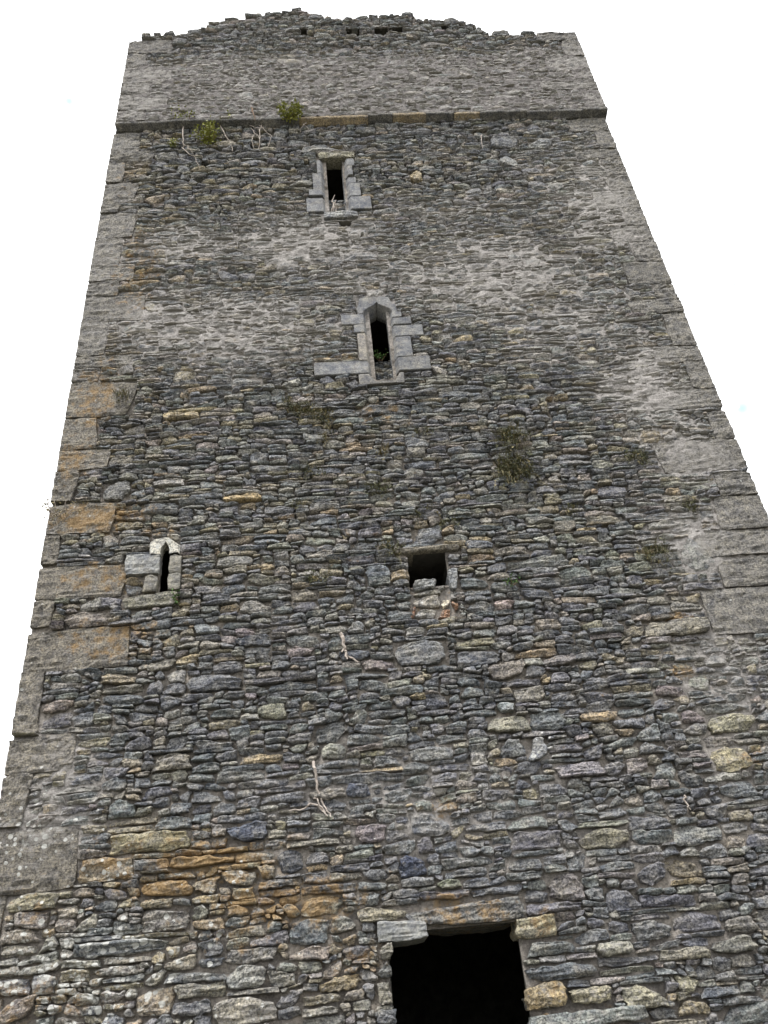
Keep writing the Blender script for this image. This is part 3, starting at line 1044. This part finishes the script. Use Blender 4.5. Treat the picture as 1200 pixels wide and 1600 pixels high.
# pointed head: arch curve as fractions of the half width, height above the springing
hwo, hwi = (ox1 - ox0) / 2 + .07, (ox1 - ox0) / 2
arc = [(-1, 0), (-1.0, .16), (-.86, .34), (-.62, .52), (-.34, .70), (-.12, .88), (0, 1.06), (.12, .88), (.34, .70), (.62, .52), (.86, .34), (1.0, .16), (1, 0)]
AH = (hz1 - hz0) * .66
a, b, c, d = rect(*S2['lintel'][0])
outl = [(a + .0, hz0), (a - .01, hz0 + .1), (a, hz0 + .25 * (d - hz0) + .06), (a + .01, d - .14), (a + .03, d - .02), (a + .10, d), (xm, d + .004), (b - .12, d), (b - .07, d - .02), (b - .03, d - .14), (b, hz0 + .16), (b + .02, hz0 + .08), (b + .02, hz0)]
def ring3(pts, y):
    return [(x, y, z) for x, z in pts]
oarc = [(xm + f * hwo, hz0 + g * AH) for f, g in arc]
iarc = [(xm + f * hwi, hz0 + g * (AH - .085)) for f, g in arc]
# four closed strips in plan: outer back -> outer front -> arch front -> arch inner -> arch back
secsH = []
V_, F_ = [], []
rows = [ring3(outl, .19), ring3(outl, -.018), ring3([(x + (xm - x) * .03, z - .0) for x, z in outl], -.032), ring3([(x + (x - xm) * .03, z + .006) for x, z in oarc], -.032), ring3(oarc, -.024), ring3(iarc, .13), ring3(iarc, .19)]
for rw in rows:
    V_ += rw
kk = len(arc)
for r_ in range(len(rows) - 1):
    for i_ in range(kk - 1):
        F_.append((r_ * kk + i_, r_ * kk + i_ + 1, (r_ + 1) * kk + i_ + 1, (r_ + 1) * kk + i_))
for i_ in range(kk - 1):
    F_.append(((len(rows) - 1) * kk + i_, (len(rows) - 1) * kk + i_ + 1, i_ + 1, i_))
Vh = np.array(V_)
Vh += .004 * np.stack([noise(Vh[:, 0] * 14, Vh[:, 2] * 14, Vh[:, 1]), noise(Vh[:, 0] * 15 + 3, Vh[:, 2] * 12, Vh[:, 1]), noise(Vh[:, 0] * 11, Vh[:, 2] * 14 + 9, Vh[:, 1])], -1)
ch_ = Vh.mean(0)
me = new_mesh('pointed_lintel', Vh - ch_, np.array(F_), [CUT], False, {'tint': np.tile((.138, .141, .15), (len(Vh), 1)), 'wear': np.tile((0, .1, .1), (len(Vh), 1))})
o_ = link('pointed_lintel', me, w2); o_.location = Vector(ch_); o_.matrix_parent_inverse = parent_inv(w2)
# the thin slab of wall over the inner slit, behind the head
a, b, c, d = rect(*S2['sill'][0])
V8 = []
secs = []
for (x_, e_) in [(a, .01), (a + .02, 0), (ox0 - .07, 0), (ox0, 0), (ox1, 0), (ox1 + .07, 0), (b - .02, 0), (b, .01)]:
    inn = ox0 - .001 < x_ < ox1 + .001
    zt_ = d - (.05 if inn else 0)
    secs.append([(x_, -.04 + e_, c + e_), (x_, -.045 + e_, c + .03), (x_, -.04 + e_, zt_ - .02 if not inn else zt_ - .09), (x_, .14 if inn else -.03, zt_), (x_, .34, zt_), (x_, .34, c)])
prism_stone('sill', None, secs, (.15, .146, .143), w2, (.08, .1, .1), seed=5)

# --- window 3: small lancet on the left with a pale head stone
w3 = opening('window', (O3[0], O3[1], O3[2], O3[3] + .02), .09, TH + .02, 'small black slit window on the left under a pale head stone', .2)
for k, bx in enumerate(S3['jamb_stone']):
    a, b, c, d = rect(*bx)
    left = (bx[0] + bx[2]) / 2 < 256
    single_stone('jamb_stone', (a, b if not left else O3[0] + .002, c, c, d, d) if left else (O3[1] - .002, b, c, c, d, d), .03, 300 + k, [(.20, .205, .21), (.17, .16, .135), (.165, .158, .145), (.16, .155, .14)][k],
                 (.05 + .3 * (k > 0), .15, .15), dressed=.6, parent=w3, back=.10, joint=.001)
a, b, c, d = rect(*S3['lintel'][0])
# pale head stone with a pointed notch cut through its foot
xa, xb = O3[0], O3[1]
xmm = (xa + xb) / 2
nh = .15
outl = [(a, c), (a - .01, c + .10), (a - .005, d - .03), (a + .03, d), (xmm, d + .02), (b - .10, d + .01), (b - .04, d - .05), (b + .01, c + .1), (b + .01, c)]
notch = [(xa, c), (xa, c + .03), (xa + .01, c + .08), (xa + .035, c + .12), (xmm, c + nh), (xb - .035, c + .12), (xb - .01, c + .08), (xb, c + .03), (xb, c)]
rows = [ring3(outl, .10), ring3(outl, -.02), ring3([(x + (xmm - x) * .1, z + (c + .1 - z) * .1) for x, z in outl], -.045), ring3(notch, -.04), ring3(notch, .10)]
V_ = [v for rw in rows for v in rw]
kk = len(outl)
F_ = []
for r_ in range(len(rows)):
    r2 = (r_ + 1) % len(rows)
    for i_ in range(kk - 1):
        F_.append((r_ * kk + i_, r_ * kk + i_ + 1, r2 * kk + i_ + 1, r2 * kk + i_))
Vh = np.array(V_); Vh += .006 * np.stack([noise(Vh[:, 0] * 14, Vh[:, 2] * 14, Vh[:, 1])] * 3, -1)
ch_ = Vh.mean(0)
me = new_mesh('lintel', Vh - ch_, np.array(F_), [STONE], False, {'tint': np.tile((.42, .41, .38), (len(Vh), 1)), 'wear': np.tile((0, .9, .3), (len(Vh), 1))})
o_ = link('lintel', me, w3, label='pale whitish head stone'); o_.location = Vector(ch_); o_.matrix_parent_inverse = parent_inv(w3)
a, b, c, d = rect(*S3['sill'][0])
single_stone('sill', (a, b, c + .01, c, d, d), .015, 310, (.17, .165, .14), (.15, .1, .2), dressed=.3, parent=w3, back=.2)

# --- square hole, half blocked
w4 = opening('window', (O4[0] - .01, O4[1] + .012, O4[2] - .03, O4[3] + .0), .05, TH + .02, 'square black hole under a slab, its lower half blocked with stones')
a, b, c, d = rect(*S4['lintel'][0])
single_stone('lintel', (a, b, O4[3] - .004, O4[3] - .004, d + .02, d + .03), .025, 401, (.17, .155, .135), (.25, 0, .2), dressed=.3, parent=w4, back=.30)
for k, bx in enumerate(S4['jamb_stone']):
    a, b, c, d = rect(*bx)
    single_stone('jamb_stone', (a, b, c, c, d, d), .02, 410 + k, (.19, .20, .215), (0, .1, .1), dressed=.5, parent=w4, back=.25)
# blocking in the lower half, set back a hand's breadth
BLK = [((644, 906, 682, 922), (.20, .205, .21)), ((684, 911, 699, 922), (.15, .15, .15)), ((645, 929, 688, 948), (.24, .225, .205)), ((688, 936, 704, 951), (.42, .38, .31)),
       ((650, 950, 682, 965), (.20, .20, .205)), ((684, 950, 706, 966), (.20, .125, .09)), ((701, 922, 719, 935), (.12, .12, .125)), ((706, 936, 716, 954), (.18, .11, .075)), ((642, 948, 650, 964), (.17, .10, .07)), ((646, 922, 690, 929), (.17, .165, .15))]
for k, (bx, tn) in enumerate(BLK):
    a, b, c, d = rect(*bx)
    single_stone('blocking_stone', (a, b, c, c, d, d), -.02 if k else .01, 430 + k, tuple(1.25 * v for v in tn), (0, .3, .3), nu=14, nv=10, parent=w4, back=.16)
a, b, c, d = O4B
me = boxes_mesh('blocking_mortar', [[(a - .02, .06, c - .02), (b + .02, .06, c - .02), (b + .02, .06, d), (a - .02, .06, d)], [(a - .02, .06, d), (b + .02, .06, d), (b + .02, .4, d), (a - .02, .4, d)]], MORT, (.6, 0, .3))
o_ = link('blocking_mortar', me, w4); o_.matrix_parent_inverse = parent_inv(w4)

# --- doorway at the foot
dw = opening('doorway', (OD[0], OD[1], .02, OD[3] + .02), .075, TH + .02, 'broken black doorway under a heavy lintel slab', .3)
a, b, c, d = rect(*SDR['lintel'][0])
single_stone('lintel', (a, b, OD[3] + .01, OD[3] - .0, d - .03, d - .015), .04, 501, (.12, .122, .125), (.6, .1, .1), nu=44, nv=16, dressed=.12, parent=dw, back=.9)
a, b, c, d = rect(*SDR['corbel_stone'][0])
single_stone('corbel_stone', (a, b, c, c, d, d), .05, 502, (.175, .18, .185), (.05, .1, .1), nu=26, nv=14, dressed=.6, parent=dw, back=.5)
for k, bx in enumerate(SDR['jamb_stone']):
    a, b, c, d = rect(*bx)
    single_stone('jamb_stone', (a, b, c, c, d, d), .035, 505 + k, [(.18, .175, .16), (.13, .135, .14), (.16, .155, .14), (.23, .215, .16)][k], (.6 if k == 3 else .1, .1, .1), nu=20, nv=12, dressed=.2, parent=dw, back=.3)
# ragged stones of the jambs below the ones in view
for k in range(14):
    z_ = .05 + k * .12
    single_stone('jamb_stone', (OD[0] - .14, OD[0] + random.uniform(-.01, .03), z_, z_, z_ + .11, z_ + .11), .02, 520 + k, PAL[k % 6], nu=12, nv=9, parent=dw, back=.4)
    single_stone('jamb_stone', (OD[1] - random.uniform(-.01, .03), OD[1] + .16, z_, z_, z_ + .11, z_ + .11), .02, 540 + k, PAL[(k + 2) % 6], nu=12, nv=9, parent=dw, back=.4)

# rubble fill seen in the lower halves of windows 1 and 2
def fill_rubble(par, x0, x1, z0, y0, slope, rows_, seed, size=.05, name='rubble_fill'):
    r = random.Random(seed)
    Vs, Fs, As = [], [], []
    off = 0
    for k in range(rows_):
        z = z0 + k * size * .75
        x = x0 - .02
        while x < x1:
            wd = size * r.uniform(.8, 1.9)
            V, Fq = stones_mesh([(x, x + wd, z, z, z + size * r.uniform(.7, 1.2), z + size * r.uniform(.7, 1.2))], 9, 7, [r.uniform(0, .03)], [r.randint(1, 900)], [.002], plane=y0 + slope * k * size * .75, back=[.12])
            Vs.append(V[0]); Fs.append(Fq + off); off += len(V[0]); As.append(np.tile(PAL[r.choice((1, 2, 3, 5, 6))] * r.uniform(.8, 1.3), (len(V[0]), 1)))
            x += wd * .92
    V = np.concatenate(Vs)
    me = new_mesh(name, V, np.concatenate(Fs), [STONE], False, {'tint': np.concatenate(As), 'wear': np.tile((0, .1, .3), (len(V), 1))})
    o = link(name, me, par, kind='stuff'); o.matrix_parent_inverse = parent_inv(par)


fill_rubble(w1, O1[0], O1[1], O1[2] - .02, .16, .14, 11, 3, .075)
fill_rubble(w2, O2[0], O2[1], O2[2] - .02, .22, .22, 14, 6, .055)

# ------------------------------------------------------------------ string course
SPX = [(180, 'd'), (262, 'd'), (330, 'd'), (396, 'd'), (467, 't'), (575, 'd'), (613, 't'), (665, 'd'), (709, 't'), (750, 'd'), (823, 'd'), (910, 'd'), (948, None)]
for k, ((pa, cc), (pb, _)) in enumerate(zip(SPX[:-1], SPX[1:])):
    xa = at(pa, 180 - (pa - 560) * .02, -.1)[0]; xb = at(pb, 180 - (pb - 560) * .02, -.1)[0]
    if k == 0:
        xa = PX0
    if k == len(SPX) - 2:
        xb = PX1
    dz = random.uniform(-.012, .012); dy = random.uniform(-.01, .008)
    z0 = ZP - .105 + dz * .6
    def sec(x):
        return [(x, .05, z0 - .005), (x, -.012, z0), (x, -POFF - .008 + dy, z0 + .045), (x, -POFF - .014 + dy, z0 + .06), (x, -POFF - .008 + dy, ZP - .004), (x, .1, ZP - .004)]
    nn = 9
    xs_s = [xa + .004] + [xa + (xb - xa) * i_ / nn for i_ in range(1, nn)] + [xb - .004]
    tn = (.26, .21, .145) if cc == 't' else tuple(np.array((.11, .108, .106)) * random.uniform(.8, 1.15))  # tan stones: ground bounce on the underside is put into the tint
    secs = [sec(x) for x in xs_s]
    V = np.concatenate([np.array(s) for s in secs])
    o_ = prism_stone('string_course_stone', None, secs, tn, tower, (.05, .05, .1), seed=70 + k, jit=.007, label='tan coloured stone of the string course' if cc == 't' else None)

# ------------------------------------------------------------------ ground
n = 90
g = np.sign(np.linspace(-1, 1, n)) * np.abs(np.linspace(-1, 1, n)) ** 3 * 900
GX, GY = np.meshgrid(g, g)
rr_ = np.hypot(GX, GY)
GZ = .03 * noise(GX * .8, GY * .8, 0.5) * np.clip(rr_ / 12, 0, 1) - .02 + .5 * noise(GX * .02, GY * .02, 1.5) * np.clip((rr_ - 20) / 60, 0, 1)
V = np.stack([GX, GY, GZ], -1).reshape(-1, 3)
idx = np.arange(n * n).reshape(n, n)
Fq = np.stack([idx[:-1, :-1], idx[:-1, 1:], idx[1:, 1:], idx[1:, :-1]], -1).reshape(-1, 4)
link('ground', new_mesh('ground', V, Fq, [GRASS], True), kind='structure')


# ------------------------------------------------------------------ plants and dead wood growing out of the wall
class MB:
    def __init__(s):
        s.v = []; s.f = []

    def tube(s, pts, r0, r1, k=6):
        n = len(pts)
        b = len(s.v)
        for i, p in enumerate(pts):
            p = Vector(p)
            d = (Vector(pts[min(i + 1, n - 1)]) - Vector(pts[max(i - 1, 0)])).normalized()
            a = d.orthogonal().normalized(); c = d.cross(a)
            r = r0 + (r1 - r0) * i / max(1, n - 1)
            for j in range(k):
                t = 2 * PI * j / k
                s.v.append(p + a * (r * math.cos(t)) + c * (r * math.sin(t)))
        for i in range(n - 1):
            for j in range(k):
                s.f.append((b + i * k + j, b + i * k + (j + 1) % k, b + (i + 1) * k + (j + 1) % k, b + (i + 1) * k + j))
        s.f.append(tuple(b + j for j in range(k))[::-1]); s.f.append(tuple(b + (n - 1) * k + j for j in range(k)))

    def leaf(s, p, d, up, L, w):
        d = d.normalized(); sd = d.cross(up)
        if sd.length < 1e-3:
            sd = d.orthogonal()
        sd.normalize(); nn = sd.cross(d)
        b = len(s.v)
        s.v += [p, p + d * L * .45 + sd * w + nn * L * .06, p + d * L, p + d * L * .45 - sd * w + nn * L * .06]
        s.f += [(b, b + 1, b + 2), (b, b + 2, b + 3)]

    def blade(s, p, d, L, w, droop, r):
        b = len(s.v)
        sd = d.cross(Vector((0, 0, 1)))
        if sd.length < 1e-3:
            sd = Vector((1, 0, 0))
        sd.normalize()
        q = p.copy(); dd = d.normalized()
        for i in range(4):
            ww = w * (1 - i / 3.2)
            s.v += [q - sd * ww, q + sd * ww]
            q = q + dd * (L / 3); dd = (dd + Vector((0, 0, -droop))).normalized()
        for i in range(3):
            s.f.append((b + 2 * i, b + 2 * i + 1, b + 2 * i + 3, b + 2 * i + 2))

    def build(s, name, mat, parent=None, kind=None, origin=None):
        me = bpy.data.meshes.new(name)
        o0 = Vector(origin) if origin is not None else Vector((0, 0, 0))
        me.from_pydata([tuple(Vector(v) - o0) for v in s.v], [], s.f)
        me.materials.append(mat)
        o = bpy.data.objects.new(name, me); COL.objects.link(o)
        if parent is not None:
            o.parent = parent
        else:
            o.location = o0
        if kind:
            o['kind'] = kind
        return o


def root(name, px, py, label, cat, group=None, plane=-.02):
    x, z = at(px, py, plane)
    e = bpy.data.objects.new(name, None); COL.objects.link(e)
    e.empty_display_size = .1
    e.location = (x, plane, z); e['label'] = label; e['category'] = cat
    if group:
        e['group'] = group
    return e


def rv(r, s=1.0):
    return Vector((r.gauss(0, s), r.gauss(0, s), r.gauss(0, s)))


def bush(px, py, label, w, h, n, leafmat, seed, size=.05, stems=7, name='shrub', cat='shrub', group=None, woody=TWIG_D, plane=-.03):
    r = random.Random(seed)
    e = root(name, px, py, label, cat, group, plane)
    st = MB(); lf = MB()
    for k in range(stems):
        a = r.uniform(-1, 1)
        p = Vector((a * w * .12, .06, -h * .15))
        d = Vector((a * .7, -.55 - r.random() * .4, r.uniform(.0, .9)))
        pts = [p.copy()]
        for i in range(5):
            p = p + d * (.2 * max(w, h) * r.uniform(.5, .9)); d = (d + rv(r, .25) + Vector((0, 0, .12))).normalized()
            p.x = max(-w * .55, min(w * .55, p.x)); p.z = max(-h * .6, min(h * .6, p.z)); p.y = max(-.45 * max(w, .3), min(.06, p.y))
            pts.append(p.copy())
            for _ in range(max(1, int(n / stems / 5))):
                q = p + Vector((r.gauss(0, w * .13), r.gauss(0, w * .10) - .02, r.gauss(0, h * .13)))
                q.y = min(q.y, .01)
                lf.leaf(q, rv(r) + Vector((0, -.4, .1)), rv(r) + Vector((0, 0, 1)), size * r.uniform(.6, 1.3), size * r.uniform(.22, .36))
        st.tube(pts, .007, .003, 5)
    st.build('stem', woody, e)
    lf.build('leaves', leafmat, e, 'stuff')
    return e


def tuft(px, py, label, w, h, n, seed, mat=LEAF_O, dry=.3, name='wall_plant', cat='plant', group='olive plants growing from the joints of the tower wall', leafy=.35, slope=0.0):
    """a sprawling herb hanging from a joint: fine stems, narrow leaves, some dry"""
    r = random.Random(seed)
    e = root(name, px, py, label, cat, group)
    g_ = MB(); d_ = MB()
    nc = max(3, int(w / .1))
    for k in range(int(n * .65)):
        c = r.randint(0, nc - 1)
        cx = ((c + .5) / nc - .5) * w * .75 + r.gauss(0, w * .06)
        p = Vector((cx, .03, r.gauss(0, h * .2) - slope * cx))
        d = Vector((r.gauss(0, .6), -.8, r.gauss(.40, .65)))
        L = r.uniform(.45, 1.0) * h * .75
        tgt = d_ if r.random() < dry else g_
        tgt.blade(p, d, L * 1.1, .0036, r.uniform(.15, .75), r)
        if r.random() < leafy:
            for _ in range(4):
                f = r.random()
                q = p + d.normalized() * L * f * .8 + Vector((0, 0, -.2 * L * f * f)) + rv(r, .012)
                tgt.leaf(q, rv(r) + Vector((0, -.3, 0)), rv(r) + Vector((0, 0, 1)), r.uniform(.02, .05), r.uniform(.004, .010))
    g_.build('foliage', mat, e, 'stuff')
    if d_.v:
        d_.build('dry_stalks', STRAW, e, 'stuff')
    return e


def px_path(pts, plane, r, depth=.03):
    res = []
    for i, (a, b) in enumerate(pts):
        x, z = at(a, b, plane)
        res.append(Vector((x, plane - depth * math.sin(i * 1.7) * .6, z)))
    # subdivide with a little wander
    outp = []
    for i in range(len(res) - 1):
        for f in (0, .34, .67):
            q = res[i].lerp(res[i + 1], f)
            if f:
                q = q + Vector((r.gauss(0, .008), r.gauss(0, .008), r.gauss(0, .008)))
            outp.append(q)
    outp.append(res[-1])
    return outp


def branch(paths, label, seed, r0=.016, name='dead_branch', mat=TWIG, plane=-.04, group=None):
    r = random.Random(seed)
    e = root(name, paths[0][0][0], paths[0][0][1], label, 'branch', group, plane)
    b0 = Vector(e.location)
    for k, p in enumerate(paths):
        m_ = MB()
        pts = [q - b0 for q in px_path(p, plane, r)]
        m_.tube(pts, r0 * (1 if k == 0 else .65), r0 * .35, 7)
        m_.build('limb' if k == 0 else 'twig', mat, e)
    return e


bush(453, 181, 'yellow green shrub standing on the string course above the upper window', .27, .34, 420, LEAF_Y, 1, .05, plane=-.13)
bush(324, 218, 'widest yellow green shrub, hanging just under the string course on the left', .36, .42, 360, LEAF_Y, 2, .05)
bush(288, 193, 'small thin yellow green sprig at the left end of the string course plants', .36, .22, 110, LEAF_Y, 3, .045, stems=4)
bush(273, 226, 'little yellow clump in a joint below the leftmost sprig', .16, .20, 90, LEAF_Y, 4, .04, stems=3)
bush(357, 195, 'sparse yellow green sprig between two bare vine stems under the string course', .22, .25, 70, LEAF_Y, 5, .045, stems=4)

branch([[(287, 197), (286, 215), (287, 226), (284, 229), (296, 242), (306, 248), (312, 262)], [(288, 226), (298, 236), (303, 240)]], 'bare pale vine stem zigzagging down below the leftmost yellow sprig', 11, .011)
branch([[(344, 193), (350, 208), (356, 217), (361, 226), (363, 237)], [(300, 183), (312, 193), (330, 194), (344, 193)]], 'bare curved vine stem right of the wide yellow green shrub', 12, .011)
branch([[(409, 192), (406, 210), (406, 224), (404, 233)], [(392, 200), (402, 212), (405, 222)], [(396, 212), (393, 222), (397, 233)], [(399, 191), (412, 203), (424, 212), (418, 228)], [(390, 196), (404, 202), (416, 200)]], 'cluster of bare pale vine stems under the string course, left of the upper window', 13, .010)
branch([[(393, 168), (396, 178), (398, 188)]], 'short dark stub of stem rising across the dark string course', 14, .012, mat=TWIG_D, plane=-.17)
branch([[(480, 191), (474, 197), (470, 206)], [(472, 192), (478, 199), (484, 204)]], 'tiny forked twig under the shrub that stands on the string course', 15, .009)
branch([[(782, 175), (792, 178), (800, 182), (806, 187)], [(792, 178), (797, 176)]], 'pale twig poking out under the right part of the string course', 16, .010)
branch([[(753, 211), (752, 220), (754, 232)], [(727, 222), (724, 231)]], 'thin upright twig in the wall below the right tan string stones', 17, .009)
branch([[(532, 989), (537, 1003), (539, 1016), (546, 1026), (561, 1035)], [(540, 1014), (534, 1020)], [(541, 1020), (543, 1031)]], 'thick bleached stub of branch in the middle of the wall, left below the square hole', 18, .020)
branch([[(490, 1190), (494, 1212), (495, 1233), (502, 1250), (511, 1268), (521, 1280)], [(499, 1262), (485, 1256), (476, 1263), (452, 1266)], [(508, 1270), (497, 1252), (490, 1247)], [(500, 1262), (512, 1276)]], 'long bleached dead branch with side twigs, lowest on the wall above the doorway', 19, .014)
branch([[(1069, 1243), (1071, 1255), (1075, 1268)], [(1071, 1254), (1078, 1266)]], 'thin bleached twig near the right edge, above the doorway level', 20, .010)

tuft(480, 645, 'long dark straw tipped tuft trailing below and left of the pointed window', .70, .30, 330, 31, dry=.35, slope=.45)
tuft(800, 688, 'dark tuft above the biggest rounded tuft, right of the pointed window', .46, .36, 260, 32, dry=.2)
tuft(805, 735, 'biggest rounded olive tuft on the right half of the wall', .48, .42, 420, 33, dry=.25)
tuft(995, 714, 'wide dark tuft close to the right hand quoins, higher of the two there', .36, .22, 180, 34, dry=.15)
tuft(1026, 866, 'bushy olive tuft close to the right hand quoins, lower of the two there', .36, .28, 200, 35, dry=.2)
tuft(490, 739, 'dark green tuft below the long trailing tuft left of centre', .30, .20, 130, 36, dry=.1)
tuft(592, 764, 'low tuft straight below the pointed window', .36, .20, 130, 37, dry=.15)
tuft(660, 798, 'small tuft to the upper right of the low tuft below the pointed window', .20, .16, 70, 38, dry=.15)
tuft(700, 815, 'thin dark tuft a little above the square hole', .34, .16, 100, 39, dry=.2)
tuft(612, 860, 'olive tuft at the left end of the slab over the square hole', .28, .24, 130, 40, dry=.3)
tuft(500, 904, 'dull green tuft on the wall left of the square hole', .36, .18, 120, 41, dry=.25)
tuft(1078, 792, 'thin dark tuft between the two tufts near the right hand quoins', .20, .18, 60, 42, dry=.2)
tuft(508, 682, 'straw coloured tail of plant just below the long trailing tuft', .26, .18, 80, 44, dry=.55)
tuft(190, 620, 'dull tuft high near the left hand corner of the wall', .24, .26, 70, 45, dry=.35)
tuft(600, 705, 'reddish brown dry tuft under the sill of the pointed window', .14, .18, 60, 46, mat=STRAW, dry=.7)
tuft(465, 788, 'sparse tuft left of centre below the dark green tuft', .22, .14, 60, 47, dry=.2)
tuft(890, 795, 'small dull tuft on the right, below the biggest rounded tuft', .22, .14, 50, 48, dry=.2)
tuft(660, 675, 'faint tuft to the lower right of the pointed window', .24, .14, 60, 49, dry=.3)
bush(797, 911, 'small fresh green plant right of the square hole', .15, .14, 50, LEAF_G, 50, .03, stems=3, name='wall_plant', cat='plant')
bush(281, 936, 'small dark green plant at the right end of the small left window sill', .12, .18, 50, LEAF_G, 51, .03, stems=3, name='wall_plant', cat='plant')
bush(594, 557, 'little green plant growing inside the pointed window', .15, .14, 60, LEAF_G, 52, .035, stems=3, name='wall_plant', cat='plant', plane=.20)
bush(92, 800, 'pale dry plant sticking out from the left corner of the tower', .34, .34, 90, STRAW, 53, .03, stems=6, name='wall_plant', cat='plant', woody=TWIG)
branch([[(520, 335), (521, 322), (519, 313), (523, 303)], [(517, 334), (522, 320), (525, 312)], [(526, 333), (523, 318)]], 'dry brown sticks standing in the rubble inside the upper window', 60, .013, name='dry_stick', plane=.10)
